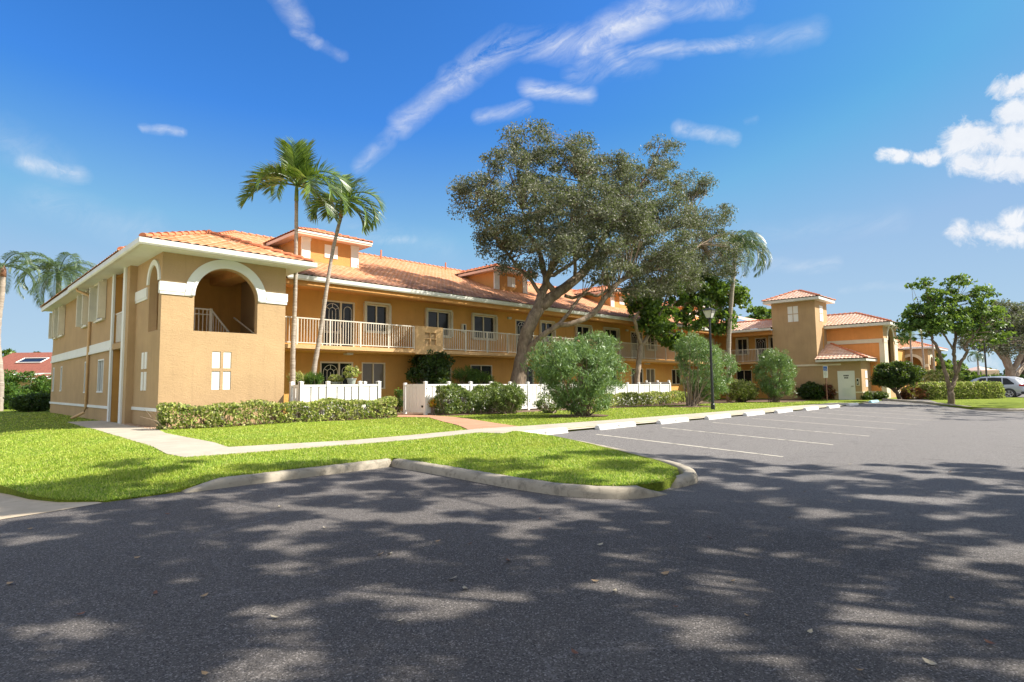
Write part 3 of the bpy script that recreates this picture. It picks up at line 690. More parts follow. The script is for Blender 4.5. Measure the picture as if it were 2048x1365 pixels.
m=MB(); m.fbox(SF,20.40,20.54,b0,b1,0,.05); m.fbox(SF,21.95,23.52,b0+.05,b1,0,.05); m.fbox(SF,21.95,23.52,b0-.03,b0+.05,0,.035)
arch_trim(m,SF,20.68,21.78,4.95,.56,.74,.05); P('arch_trim',m,M['trim'])
m=MB(); m.fbox(SF,20.40,23.50,.82,.92,0,.04); P('base_course',m,M['trim'])
for (a,b) in ((6.61,6.87),(6.96,7.21)):
    for (c,d) in ((2.15+.03,2.73),(1.47,2.08)):
        m=MB(); m.fbox(PF,a+.002,b-.002,c+.002,d-.002,-.06,-.022); P('inset_panel',m,M['white'])
for (a,b) in ((21.75,22.0),(22.12,22.38)):
    for (c,d) in ((2.15+.03,2.73),(1.47,2.08)):
        m=MB(); m.fbox(SF,a,b,c,d,-.01,.02); P('inset_panel',m,M['white'])
# porch interior
m=MB(); m.add([(5.2,23.95,3.0),(8.9,23.95,3.0),(8.9,23.95,5.9),(5.2,23.95,5.9)],[(0,1,2,3)]); P('stair_hall_wall',m,M['orange'])
m=MB(); m.box(5.32,8.8,20.6,23.96,5.75,5.80); m.box(7.6,8.3,20.7,23.9,5.5,5.75); P('stair_hall_ceiling',m,M['apricot'])
m=MB(); m.box(5.32,6.9,20.62,23.94,3.0,3.2); P('stair_landing',m,M['concrete'])
m=MB()
for i in range(9): m.box(6.9+.2*i,7.1+.2*i,20.62,22.5,2.9-.18*i,3.06-.18*i)
P('stairs',m,M['concrete'])
m=MB(); F=(lambda u,v,w:(u+.63,22.4-w,v))
m.fbox(F,5.5,6.55,4.34,4.39,-.025,.025); m.fbox(F,5.5,6.55,4.16,4.19,-.02,.02)
u=5.6
while u<6.52: m.fbox(F,u,u+.028,3.25,4.34,-.014,.014); u+=.135
m.fbox(F,6.5,6.60,3.2,4.40,-.04,.04)
m.tube([(7.18,22.38,4.37),(8.2,22.38,3.1)],.035,6)
for i in range(10):
    x=7.28+.09*i; z=4.37-(x-7.18)*1.245; m.tube([(x,22.4,max(2.4,z-1.05)),(x,22.4,z)],.014,4)
P('stair_rail',m,M['plaster'])
m=MB(); m.tube([(8.2,23.0,4.2),(8.75,22.2,3.5),(8.78,21.4,2.9)],.03,6); P('handrail',m,M['plaster'])
# -- dormers on the long roof
def dormer(cx, mat='apricot'):
    w=1.45; Y=25.5; zt=8.52
    m=MB(); m.box(cx-w,cx+w,Y,29.5,7.0,zt); d=P('dormer',m,M[mat])
    f=FY(Y); m=MB()
    for a in (cx-w-.03,cx+w-.39): m.fbox(f,a,a+.42,7.42,zt-.02,-.05,.035)
    m.fbox(f,cx-w-.05,cx-w+.41,zt-.16,zt-.01,0,.06);m.fbox(f,cx+w-.41,cx+w+.05,zt-.16,zt-.01,0,.06)
    P('pilaster',m,M['white'],d)
    for s in (-1,1):
        m=MB(); m.fbox(f,cx+(.015 if s>0 else -.34),cx+(.34 if s>0 else -.015),7.70,8.33,-.02,.03)
        P('shutter_panel',m,M['white'],d)
    e0,e1,y0,z0=cx-w-.5,cx+w+.5,Y-.55,8.66
    m=MB(); m.box(e0+.05,e1-.05,y0+.05,29,zt-.0,zt+.03); m.box(e0+.02,e1-.02,y0+.02,y0+.06,zt-.02,z0-.01); m.box(e0+.02,e0+.06,y0+.06,28.4,zt-.02,z0-.01); m.box(e1-.06,e1-.02,y0+.06,28.4,zt-.02,z0-.01)
    P('eave',m,M['pinkwhite'],d)
    m=MB(); m.box(e0,e1,y0-.005,y0+.0195,zt+.07,z0+.01); P('drip_edge',m,M['white'],d)
    W=e1-e0; h=W/2; S2=.34; c2=math.sqrt(1+S2*S2)
    tile_slope('roof',(e0,y0,z0),(1,0,0),(0,1,S2),W,lambda u:0,lambda u:min(u,W-u)*c2,M['tiles_clean'],d)
    # side slopes run back until they meet the main roof
    zm=lambda y: ZE+(y-22.05)*SM
    def lowf(u):
        y=y0+u; return max(0,(zm(y)-z0)/S2)*c2
    for X,dr in ((e0,1),(e1,-1)):
        tile_slope('roof',(X,y0,z0),(0,1,0),(dr,0,S2),5.6,lowf,lambda u:max(lowf(u),min(u,h)*c2),M['tiles_clean'],d,sub=3)
    zt2=z0+h*S2
    caps('ridge_cap',[((e0,y0,z0+.03),(cx,y0+h,zt2+.03)),((e1,y0,z0+.03),(cx,y0+h,zt2+.03)),((cx,y0+h,zt2+.03),(cx,y0+5.4,zt2+.03))],M['cap'],d,r=.09)
for k in range(4): dormer(13.5+PER*k)
for x,y in ((19.3,30.2),(24.5,30.4)):
    m=MB(); m.tube([(x,y,9.2),(x,y,9.85)],.05,8); P('vent_pipe',m,M['cap'])

# -- arm of the building at the far end, with tower, service room and arched porch
AX=FX(51.6)
m=MB(); wall_grid(m,AX,15.0,24.1,-.2,5.9,[(21.3,22.2,4.0,5.4),(19.6,20.6,3.25,5.4),(18.7,19.3,4.0,5.4),(21.0,22.4,1.3,2.6)]); P('arm_wall',m,M['orange'])
window(AX,21.3,22.2,4.0,5.4,.12); window(AX,18.7,19.3,4.0,5.4,.12); window(AX,21.0,22.4,1.3,2.6); 
m=MB(); d=MB()
for a in (19.6,20.53): m.fbox(AX,a,a+.07,3.25,5.4,-.1,.02)
m.fbox(AX,19.6,20.6,5.33,5.4,-.098,.023); w=P('door',m,M['cream']); d.add([AX(19.67,3.3,-.05),AX(20.53,3.3,-.05),AX(20.53,5.33,-.05),AX(19.67,5.33,-.05)],[(0,1,2,3)]); P('screen',d,M['glass'],w); grille(AX,20.1,3.3,5.33,.84,w)
m=MB(); m.box(50.1,51.62,18.49,22.52,3.088,3.248); P('balcony_slab',m,M['slab'])
m=MB(); m.box(49.6,51.62,18.5,22.25,5.80,5.857); m.box(50.02,50.2,18.49,22.27,5.50,5.80); P('balcony_soffit',m,M['apricot'])
rail(FX(50.16),18.52,22.45)
gutter([(49.55,22.05),(49.55,18.5)][::1],name='gutter')
tile_slope('roof_slope',(49.5,18.5,ZE),(0,1,0),(1,0,.36),12,lambda u:0,lambda u:2.6*math.sqrt(1+.36**2),M['tiles_pale'],sub=4)
caps('ridge_cap',[((52.1,18.5,ZE+2.6*.36+.03),(52.1,27,ZE+2.6*.36+.03))],M['cap'])
def hip(name,x0,x1,y0,y1,z,s,mat,parent=None,faces='fl',thick=.22,trim='gutter',back=None):
    W,D=x1-x0,y1-y0; h=min(W,D)/2; c=math.sqrt(1+s*s)
    bx=lambda n,mb,mt: mb.build(n,mt,parent or BLD)
    e=MB(); e.box(x0+.04,x1-.04,y0+.04,y1-.04,z-thick,z-.01); bx('eave',e,M[trim])
    if 'f' in faces: tile_slope(name,(x0,y0,z),(1,0,0),(0,1,s),W,lambda u:0,lambda u:min(u,W-u,h)*c,mat,parent)
    if 'l' in faces: tile_slope(name,(x0,y0,z),(0,1,0),(1,0,s),D,lambda u:0,lambda u:min(u,D-u,h)*c,mat,parent)
    if 'r' in faces: tile_slope(name,(x1,y0,z),(0,1,0),(-1,0,s),D,lambda u:0,lambda u:min(u,D-u,h)*c,mat,parent)
    if 'b' in faces: tile_slope(name,(x0,y1,z),(1,0,0),(0,-1,s),W,lambda u:0,lambda u:min(u,W-u,h)*c,mat,parent)
    zz=z+h*s+.03
    if W>=D: a,b=(x0+h,y0+h,zz),(x1-h,y0+h,zz)
    else: a,b=(x0+h,y0+h,zz),(x0+h,y1-h,zz)
    L_=[((x0,y0,z+.03),a),((x1,y0,z+.03),b if W>=D else a),((x0,y1,z+.03),a if W>=D else b),((x1,y1,z+.03),b)]
    if (Vector(a)-Vector(b)).length>.3: L_.append((a,b))
    caps('ridge_cap',L_,M['cap'],parent)
def box_wall(name,x0,x1,y0,y1,z0,z1,mat,parent=None):
    m=MB(); m.box(x0,x1,y0,y1,z0,z1); return m.build(name,mat,parent or BLD)
box_wall('tower_wall',50.0,53.0,15.08,18.48,-.3,8.1,M['tan'])
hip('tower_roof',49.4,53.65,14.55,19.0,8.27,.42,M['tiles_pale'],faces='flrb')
for F,u in ((FX(50.0),16.77),(FY(15.08),51.5)):
    for i in (0,1):
        for j in (0,1):
            m=MB(); m.fbox(F,u-.40+.43*i,u-.03+.43*i,6.42+.67*j,7.03+.67*j,-.01,.025); P('inset_panel',m,M['white'])
box_wall('service_room_wall',49.985,52.7,12.05,15.08,-.3,3.12,M['tan'])
box_wall('lower_wall',49.99,50.4,15.078,18.6,-.3,3.0,M['tan'])
m=MB(); m.box(49.93,49.989,13.42,18.6,2.74,2.88); m.box(49.94,49.985,13.7,18.6,.60,.70); m.box(49.94,49.984,12.0,12.5,.60,.70); m.box(49.945,52.69,12.0,12.048,.60,.70); P('belt_course',m,M['cream'])
x0,x1,y0,y1,z,s=49.4,53.0,11.5,15.3,3.22,.42
m=MB(); m.box(49.45,52.7,11.55,15.08,3.03,3.2); P('eave',m,M['gutter'])
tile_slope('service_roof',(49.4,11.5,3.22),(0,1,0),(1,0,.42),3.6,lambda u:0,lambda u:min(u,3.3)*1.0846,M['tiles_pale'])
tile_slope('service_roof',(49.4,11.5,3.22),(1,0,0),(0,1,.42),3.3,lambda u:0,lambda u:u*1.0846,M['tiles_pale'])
caps('ridge_cap',[((49.4,11.5,3.25),(52.7,14.8,4.63))],M['cap'])
LF=FX(49.985)
m=MB(); 
for a in (12.50,13.62): m.fbox(LF,a,a+.06,.0,2.30,0,.05)
m.fbox(LF,12.5,13.68,2.24,2.30,.0,.052); m.fbox(LF,12.56,13.62,.02,2.24,0,.03); sd=P('service_door',m,M['white'])
m=MB(); m.fbox(LF,12.78,13.40,.35,1.0,.03,.04); 
for k in range(9): m.fbox(LF,12.81,13.37,.40+.065*k,.43+.065*k,.04,.055)
P('louver',m,M['trim'],sd)
m=MB(); m.fbox(LF,12.62,12.78,1.10,1.13,.07,.09); m.lathe(LF(12.64,1.115,.05),[(.03,-.02),(.03,.02)],8); P('handle',m,M['black'],sd)
for v,wd_,b_ in ((1.93,.36,'ELEVATOR'),(1.76,.28,'ROOM')):
    m=MB(); m.fbox(LF,13.09-wd_/2,13.09+wd_/2,v-.05,v+.05,.03,.036); P('door_sign',m,M['black'],sd)
    text('sign_lettering',b_,LF(13.09,v,.038),.055,R(90),R(-90),M['white'],sd)
m=MB(); m.fbox(LF,12.19,12.42,1.15,1.72,0,.10); eb=P('extinguisher_box',m,M['cream'],bevel=.02)
m=MB(); m.fbox(LF,12.24,12.37,1.22,1.66,.10,.106); P('dark_window',m,M['glass'],eb)
m=MB(); m.fbox(LF,12.285,12.325,1.30,1.50,.106,.115); P('white_tag',m,M['white'],eb)
QF=FY(12.05)
for j,(c,d) in enumerate(((1.72,2.30),(1.05,1.6))):
    for i in (0,1):
        m=MB(); m.fbox(QF,51.0+.33*i,51.28+.33*i,c,d,-.01,.02); P('inset_panel',m,M['white'])
# orange block with arched porch
m=MB(); m.add([(52.7,11.05,-.3),(52.7,15.6,-.3),(52.7,15.6,6.0),(52.7,11.05,6.0)],[(0,1,2,3)]); m.add([(52.68,15.4,5),(60,15.4,5),(60,15.4,6.0),(52.68,15.4,6.0)],[(0,1,2,3)]);P('porch_side_wall',m,M['red_orange_bounce'])
m=MB(); arch_wall(m,FY(11.05),52.7,57.3,-.3,6.0,54.05,56.05,1.0,4.75); P('porch_front_wall',m,M['tan'])
m=MB(); m.add([(52.9,14.6,-.3),(57.2,14.6,-.3),(57.2,14.6,6),(52.9,14.6,6)],[(0,1,2,3)]); P('porch_back_wall',m,M['orange'])
m=MB(); m.add([(57.3,11.05,-.3),(57.3,16,-.3),(57.3,16,6),(57.3,11.05,6)],[(0,1,2,3)]); P('porch_side_wall',m,M['tan'])
m=MB(); m.box(52.64,52.7,11.1,15.3,4.50,4.82); m.box(52.66,52.7,11.0,11.35,-.2,4.5); f=FY(11.05); m.fbox(f,52.66,53.75,4.5,4.85,0,.06); m.fbox(f,56.35,57.34,4.5,4.85,0,.06); arch_trim(m,f,54.05,56.05,4.75,1.02,1.32,.05)
m.fbox(f,52.7,53.9,-.2,4.5,.002,.03);m.fbox(f,56.2,57.3,-.2,4.5,.002,.03); m.box(52.65,52.7,11.1,12.0,.58,.70); P('arch_trim',m,M['cream'])
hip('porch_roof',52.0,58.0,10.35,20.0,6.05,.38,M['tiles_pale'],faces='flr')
box_wall('wall_of_the_rear_wing',53.2,110,18.6,32,-.3,5.9,M['orange'])
m=MB(); m.add([(52.2,18.3,6.0),(112,18.3,6.0),(112,25,8.3),(52.2,25,8.3)],[(0,1,2,3)]); P('rear_roof',m,M['tiles_pale'])
m=MB(); m.box(58.5,60.6,18.5,19.9,7.2,8.55); ch=P('chimney',m,M['pinkwhite'])
m=MB(); m.lathe((59.6,19.1,8.55),[(.55,0),(.6,.15),(.3,.2),(.3,.3),(.62,.36),(.5,.5)],12); P('vent_cowl',m,M['black'],ch)

# ------------------------------------------------------------------ vinyl fences and gate
def vinyl_fence(label, x0, x1, posts, returns=(), group='white vinyl fences'):
    z=.3; rt=empty('vinyl_fence',(x0,19.58,z),label,'fence',group)
    Ff=FY(19.58)
    def zb(x): return float(L(x,19.5))
    for F,a,b in [(Ff,x0,x1)]+[(FX(xx),ya,yb) for xx,ya,yb in returns]:
        n=max(1,round((b-a)/(1.3 if F is Ff else .9)))
        ps=posts if (posts and F is Ff) else [a+(b-a)*i/n for i in range(n+1)]
        for p in ps:
            zz=zb(p if F is Ff else x0); m=MB(); m.fbox(F,p-.06,p+.06,zz-.1,zz+1.36,-.06,.06); m.fbox(F,p-.072,p+.072,zz+1.36,zz+1.385,-.072,.072)
            c=F(p,zz+1.41,0); base=[F(p+i,zz+1.385,j) for i,j in ((-.065,-.065),(.065,-.065),(.065,.065),(-.065,.065))]
            m.add(base+[c],[(0,1,4),(1,2,4),(2,3,4),(3,0,4)]); m.build('post',M['vinyl'],rt)
        for p,q in zip(ps,ps[1:]):
            u0,u1=p+.06,q-.06; zz=zb((p+q)/2 if F is Ff else x0)
            m=MB(); m.fbox(F,u0,u1,zz+1.20,zz+1.28,-.03,.03); m.fbox(F,u0,u1,zz+.08,zz+.18,-.03,.03)
            k=max(1,round((u1-u0)/.30)); w=(u1-u0)/k
            for i in range(k): m.fbox(F,u0+w*i+.022,u0+w*(i+1)-.022,zz+.12,zz+1.20,-.014,.014)
            m.build('panel',M['vinyl'],rt)
    return rt
vinyl_fence('short white vinyl fence in front of the potted plants, left of the gate',9.3,12.45,[9.3,10.31,11.62,12.45],[(9.3,19.64,20.3),(12.45,19.64,21.6)])
p2=[14.69+1.25*i for i in range(17)]
vinyl_fence('long white vinyl fence running right from the gate behind the shrubs',14.69,34.8,p2,[(34.69,19.64,22.2)])
gt=empty('garden_gate',(14.69,19.7,.3),'tall closed white board gate at the red brick path','gate')
GF=FX(14.69); m=MB(); m.fbox(GF,20.98,21.10,.25,1.66,-.06,.06); m.build('gate_post',M['vinyl'],gt)
m=MB(); m.fbox(GF,19.68,20.96,.40,.50,-.025,.025); m.fbox(GF,19.68,20.96,1.52,1.60,-.025,.025)
for i in range(5): m.fbox(GF,19.68+.256*i+.008,19.68+.256*(i+1)-.008,.45,1.55,-.012,.016)
m.fbox(GF,19.7,20.94,.46,1.54,-.007,.004); m.build('gate_leaf',M['vinyl'],gt)
m=MB(); m.fbox(GF,19.72,19.80,.62,.70,.02,.06); m.build('latch',M['black'],gt)
hn=empty('house_number',(14.7,19.51,1.2),'small black vertical house number on the gate corner post','sign')
for i,ch in enumerate('101'): text('digit',ch,(14.7,19.512,1.50-.10*i),.10,R(90),0,M['black'],hn)

# ------------------------------------------------------------------ street lamps, sign
def street_lamp(x,y,label,H=5.05):
    z=float(L(x,y)); r=empty('street_lamp',(x,y,z),label,'street lamp','black lamp posts')
    m=MB(); m.lathe((x,y,z-.05),[(.10,0),(.10,.3),(.075,.34),(.068,1.2),(.052,H-.75),(.07,H-.74),(.07,H-.66),(.05,H-.64),(.05,H-.58)],14); m.build('pole',M['black'],r,smooth=False)
    zb=z+H-.62; b_,t_=.12,.235; h=.36
    m=MB(); m.box(x-b_,x+b_,y-b_,y+b_,zb-.03,zb)
    for sx in (-1,1):
        for sy in (-1,1): m.tube([(x+sx*b_,y+sy*b_,zb),(x+sx*t_,y+sy*t_,zb+h)],.013,5)
    a=t_+.055; m.add([(x-a,y-a,zb+h),(x+a,y-a,zb+h),(x+a,y+a,zb+h),(x-a,y+a,zb+h),(x-.1,y-.1,zb+h+.12),(x+.1,y-.1,zb+h+.12),(x+.1,y+.1,zb+h+.12),(x-.1,y+.1,zb+h+.12)],[(0,3,2,1),(4,5,6,7),(0,1,5,4),(1,2,6,5),(2,3,7,6),(3,0,4,7)])
    m.lathe((x,y,zb+h+.12),[(.05,0),(.03,.05),(.015,.10),(.0,.12)],8)
    ln=m.build('lantern_frame',M['black'],r)
    b_-=.012;t_-=.014; m=MB(); m.add([(x-b_,y-b_,zb+.002),(x+b_,y-b_,zb+.002),(x+b_,y+b_,zb+.002),(x-b_,y+b_,zb+.002),(x-t_,y-t_,zb+h-.002),(x+t_,y-t_,zb+h-.002),(x+t_,y+t_,zb+h-.002),(x-t_,y+t_,zb+h-.002)],[(0,3,2,1),(4,5,6,7),(0,1,5,4),(1,2,6,5),(2,3,7,6),(3,0,4,7)])
    m.build('frosted_glass',M['lampglass'],ln); return r
street_lamp(26.68,12.8,'tall black lamp post with square lantern beside the sidewalk')
q=atd(1974,765,46); street_lamp(q.x,q.y,'distant black lamp post rising behind the clipped hedge beside the silver car',5.6)
q=atd(1654,798,43); z=float(L(q.x,q.y)); sg=empty('parking_sign',(q.x,q.y,z),'blue and white accessible parking sign on a thin brown post','sign')
m=MB(); m.box(q.x-.03,q.x+.03,q.y-.03,q.y+.03,z-.1,z+2.62); m.build('post',M['brown'],sg)
SFx=lambda u,v,w:(q.x-.035-w, q.y+u, v)
m=MB(); m.fbox(SFx,-.15,.15,z+1.72,z+2.62,0,.012); m.build('sign_plate',M['white'],sg)
m=MB(); m.fbox(SFx,-.13,.13,z+2.25,z+2.58,.012,.016); pb_=m.build('blue_panel',plain('sign_blue',(.03,.13,.5),.4,.02,bd=0),sg)
m=MB()   # wheelchair symbol: head, back, seat, wheel
wc=lambda a,b:SFx(-a,z+2.41+b,.019)
m.tube([wc(-.02,.12),wc(-.02,.13)],.02,8); m.tube([wc(-.02,.09),wc(-.015,.01),wc(.05,.01),wc(.075,-.06),wc(.10,-.055)],.010,6)
m.tube([wc(-.0+.065*math.cos(a),-.04+.065*math.sin(a)) for a in [R(100+22*i) for i in range(12)]],.008,6); m.build('wheelchair_symbol',M['white'],pb_)
for i,t_ in enumerate(('PARKING BY','DISABLED','PERMIT','ONLY')): text('sign_lettering',t_,SFx(0,z+2.16-.10*i,.014),.048,R(90),R(-90),M['sign_blue'] if 'sign_blue' in M else M['black'],sg)

# ------------------------------------------------------------------ vegetation helpers
RS = np.random.RandomState(11)
def unit(v): return v/np.maximum(np.linalg.norm(v,axis=-1,keepdims=True),1e-9)
def leaves(name, pos, size, mat, parent, aspect=.5, out=None, outw=.0, upw=.0, rs=RS, sizevar=.35, bend=False):
    "one small four-cornered leaf per point, random tilt; out = preferred direction of the leaf's long axis"
    n=len(pos); a=rs.normal(size=(n,3))
    if out is not None: a=unit(a)+unit(out)*outw
    a[:,2]+=upw; a=unit(a); b=unit(np.cross(a, rs.normal(size=(n,3))))
    s=size*(1+rs.uniform(-sizevar,sizevar,(n,1))); w=s*aspect
    P0=pos-a*s*.5; P2=pos+a*s*.5; P1=pos+b*w*.5-a*s*.06; P3=pos-b*w*.5-a*s*.06
    return np_mesh(name, np.stack([P0,P1,P2,P3],1), 4, mat, parent)
def blob_points(blobs, n, rs, shell=.5):
    "clump centres spread through a union of ellipsoids (cx,cy,cz,rx,ry,rz), thicker towards the rim"
    w=np.array([(b[3]*b[4]*b[5])**(2/3) for b in blobs]); w/=w.sum(); idx=rs.choice(len(blobs),n,p=w)
    B=np.array(blobs)[idx]; d=unit(rs.normal(size=(n,3))); r=rs.uniform(0,1,(n,1))**(1/3); r=shell*(.72+.28*rs.uniform(0,1,(n,1)))+(1-shell)*r
    k=np.where(rs.uniform(0,1,(n,1))<.3, rs.uniform(.9,1.22,(n,1)), 1.0); return B[:,:3]+d*r*k*B[:,3:6], d
def clumps(centres, per, rad, rs, flat=.7):
    n=len(centres); R_=rad*(.55+.9*rs.uniform(0,1,(n,1,1)))
    d=unit(rs.normal(size=(n,per,3)))*rs.uniform(0,1,(n,per,1))**.5; d[:,:,2]*=flat
    return (centres[:,None,:]+d*R_).reshape(-1,3), d.reshape(-1,3)
def limbs(m, segs, n=8):
    for path,rad in segs: m.tube(path, rad, n)
def smooth_path(pts, rad, k=5, wob=.0, rs=None):
    pts=[Vector(p) for p in pts]; out=[];ro=[]
    for i in range(len(pts)-1):
        p0=pts[max(i-1,0)];p1=pts[i];p2=pts[i+1];p3=pts[min(i+2,len(pts)-1)]
        for j in range(k):
            t=j/k; q=.5*((2*p1)+(-p0+p2)*t+(2*p0-5*p1+4*p2-p3)*t*t+(-p0+3*p1-3*p2+p3)*t**3)
            if wob and rs is not None: q=q+Vector(rs.normal(size=3))*wob
            out.append(q); ro.append(rad[i]*(1-t)+rad[i+1]*t)
    out.append(pts[-1]); ro.append(rad[-1]); return out,ro
def twigs(m, skel, centres, rs, r0=.03, sag=.12, n=4, every=1):
    S_=np.array([list(p) for p in skel])
    for c in centres[::every]:
        d=np.linalg.norm(S_-c,axis=1); d=d+np.maximum(0,S_[:,2]-c[2])*.8
        j=int(np.argmin(d)); a=Vector(S_[j]); b=Vector(c); L_=(b-a).length
        if L_<.15: continue
        mid=a.lerp(b,.5)+Vector((rs.normal()*.08*L_,rs.normal()*.08*L_,sag*L_*.6))
        m.tube([a,mid,b],[r0*min(1.6,.6+L_*.25),r0*.6,r0*.25],n,False)
def tree(label, cat, base, segs, blobs, nclump, per, crad, lsize, leafm, barkm, seed, group=None, aspect=.5, shell=.55, twig_r=.03, flat=.7, name='tree', every=1, cull=False, upw=0, outw=0):
    rs=np.random.RandomState(seed); root=empty(name,base,label,cat,group)
    m=MB(); skel=[]
    for pts,rad in segs:
        p,r=smooth_path(pts,rad,5,.02 if rad[0]>.05 else .0,rs); m.tube(p,r,9); skel+=p[len(p)//4:]
    c,d=blob_points(blobs,nclump,rs,shell); 
    if cull:   # keep the crown's outline clear of the open view
        C_=np.array([0,0,EYE]); q=c-C_; dd=q@np.array(FWD); xx=q@np.array(RGT)/np.maximum(dd,.01)*F_PX+1024; yy=682.5-q@np.array(UPV)/np.maximum(dd,.01)*F_PX
        mar=F_PX*1.3/np.maximum(dd,.5)
        vis=(dd>0)&(xx>-mar)&(xx<2048+mar)&(yy>-mar)&(yy<1365+mar); c=c[~vis]
    twigs(m,skel,c,rs,twig_r,every=every)
    m.build('trunk',barkm,root,smooth=True)
    p,dd_=clumps(c,per,crad,rs,flat); leaves('crown',p,lsize,leafm,root,aspect,rs=rs,out=dd_,outw=outw,upw=upw); return root
def bl(px,py,D,rx,ry,rd):
    "ellipsoid given by its place and half-size (in photo pixels) at D metres along the view"
    c=atd(px,py,D); k=D/F_PX; return (c.x,c.y,c.z,(rx*k+rd)/2*1.0 if False else rx*k, rx*k if rd is None else rd, ry*k)

# ------------------------------------------------------------------ the big leaning oak behind the long fence
def PT(px,py,Y): return at(px,py,Y)
oak_base=at(1030,832,20.9); oak_base.z=.28
T=[([oak_base-Vector((.25,0,0)),PT(1036,765,20.9),PT(1048,700,20.8),PT(1058,655,20.6),PT(1078,618,20.4)],[0.508,0.410,0.361,0.344,0.328]),
   ([PT(1075,622,20.4),PT(1085,585,20.5),PT(1092,560,20.6),PT(1080,510,20.8),PT(1060,470,21),PT(1045,420,21.2)],[0.295,0.246,0.197,0.139,0.098,0.049]),
   ([PT(1092,560,20.6),PT(1125,490,20.2),PT(1150,420,20),PT(1165,350,19.8),PT(1170,290,19.8)],[0.197,0.156,0.115,0.074,0.033]),
   ([PT(1078,618,20.4),PT(1110,590,20.1),PT(1150,560,19.8),PT(1190,520,19.4),PT(1240,490,19),PT(1300,470,18.6),PT(1370,450,18.4)],[0.312,0.295,0.262,0.213,0.156,0.107,0.049]),
   ([PT(1150,560,19.8),PT(1150,520,19.6),PT(1145,480,19.3),PT(1155,430,19)],[0.115,0.090,0.066,0.041]),
   ([PT(1180,530,19.4),PT(1215,460,19.2),PT(1260,400,19),PT(1300,340,19),PT(1320,290,19)],[0.164,0.139,0.098,0.066,0.033]),
   ([PT(1110,588,20.1),PT(1092,555,20.3),PT(1115,545,20.2),PT(1180,500,20)],[0.164,0.131,0.115,0.074]),
   ([PT(1085,600,20.4),PT(1062,560,20.8),PT(1040,540,21),PT(1010,500,21.2),PT(975,450,21.4),PT(950,400,21.4)],[0.131,0.098,0.090,0.074,0.049,0.025]),
   ([PT(1130,592,19.9),PT(1150,596,19.8),PT(1175,588,19.6),PT(1200,590,19.4),PT(1240,560,19),PT(1290,530,18.6)],[0.107,0.090,0.082,0.082,0.057,0.033]),
   # second leaning stem rising to the right from low on the trunk
   ([PT(1050,712,20.7),PT(1075,680,20),PT(1110,655,19.3),PT(1150,645,18.6),PT(1185,628,18.2),PT(1215,590,17.9),PT(1245,560,17.6),PT(1290,545,17.4),PT(1340,530,17.2),PT(1400,490,17)],[0.180,0.156,0.139,0.139,0.148,0.139,0.123,0.107,0.082,0.041]),
   ([PT(1110,655,19.3),PT(1135,630,19.2),PT(1165,590,19),PT(1200,560,18.8)],[0.098,0.098,0.074,0.041]),
]
def bo(px,py,Y,rx,ry,rd):
    c=at(px,py,Y); D=(c-Vector((0,0,EYE))).dot(FWD); k=D/F_PX; return (c.x,c.y,c.z,rx*k*.85,rd,ry*k)
OB=[bo(1065,290,20.6,70,38,1.6),bo(1010,350,20.8,70,55,1.8),bo(958,400,21,48,55,1.5),bo(1020,440,20.5,80,60,2),bo(1120,350,20,85,75,2.2),bo(1130,440,19.6,90,70,2.2),
    bo(1220,370,19.4,70,60,2.2),bo(1325,315,19,42,45,1.3),bo(1290,390,18.8,90,70,2.4),bo(1380,370,18.6,50,30,1.3),bo(1220,470,18.8,100,70,2.5),bo(1330,470,18,110,70,2.5),
    bo(1420,440,17.6,60,38,1.5),bo(1430,510,17.2,70,55,1.7),bo(1340,550,17,90,45,1.8),bo(1040,520,20.6,55,40,1.2),bo(1160,250+60,19.8,30,40,1),bo(1250,560,17.6,70,40,1.4),bo(1000,480,21,50,35,1.2),bo(1180,420,16.8,75,60,1.4),bo(1110,480,17.6,50,40,1.2),bo(1260,430,16.4,70,60,1.3),bo(1230,510,16.4,60,30,1.1),bo(1080,400,18,60,50,1.4),bo(1340,500,15.8,60,45,1.2),bo(1130,500,18.4,45,38,1.0),bo(1200,540,17.4,50,26,.9)]
tree('huge leaning grey-green tree rising from behind the long white fence','tree',oak_base,T,OB,1060,150,.58,.135,M['oak'],M['bark'],21,name='oak_tree',aspect=.46,twig_r=.028,flat=.62,shell=.5)

# broad-leaved tree behind the fence, right of the oak
b2=at(1275,812,21.3); b2.z=.22
T=[([b2,PT(1275,755,21.3),PT(1279,712,21.3),PT(1282,690,21.3)],[.22,.19,.18,.17]),
   ([PT(1282,692,21.3),PT(1275,665,21.2),PT(1270,640,21),PT(1285,610,20.8),PT(1262,585,20.6),PT(1258,560,20.5)],[.14,.12,.11,.09,.06,.03]),
   ([PT(1282,690,21.3),PT(1298,670,21),PT(1312,645,20.8),PT(1325,620,20.6),PT(1360,600,20.2),PT(1400,580,20)],[.14,.13,.12,.09,.07,.03]),
   ([PT(1325,620,20.6),PT(1335,590,20.4),PT(1350,560,20.2)],[.08,.06,.03]),([PT(1360,600,20.2),PT(1400,610,20),PT(1450,590,19.6)],[.06,.05,.03])]
GB=[bo(1330,590,20.6,60,40,1.6),bo(1290,600,20.8,40,40,1.2),bo(1400,575,19.8,60,35,1.6),bo(1455,590,19.2,42,30,1.3),bo(1390,625,19.8,50,35,1.3),bo(1440,640,19.4,32,28,1),bo(1300,650,20.8,30,25,.9),bo(1480,600,19,22,12,.7),bo(1345,680,20.4,38,14,.7),bo(1330,640,20.5,35,25,1.)]
tree('broad-leaved green tree with slender forked trunk behind the long fence','tree',b2,T,GB,330,46,.5,.30,M['gumbo'],M['bark_pale'],5,name='broadleaf_tree',aspect=.62,twig_r=.02,shell=.6)

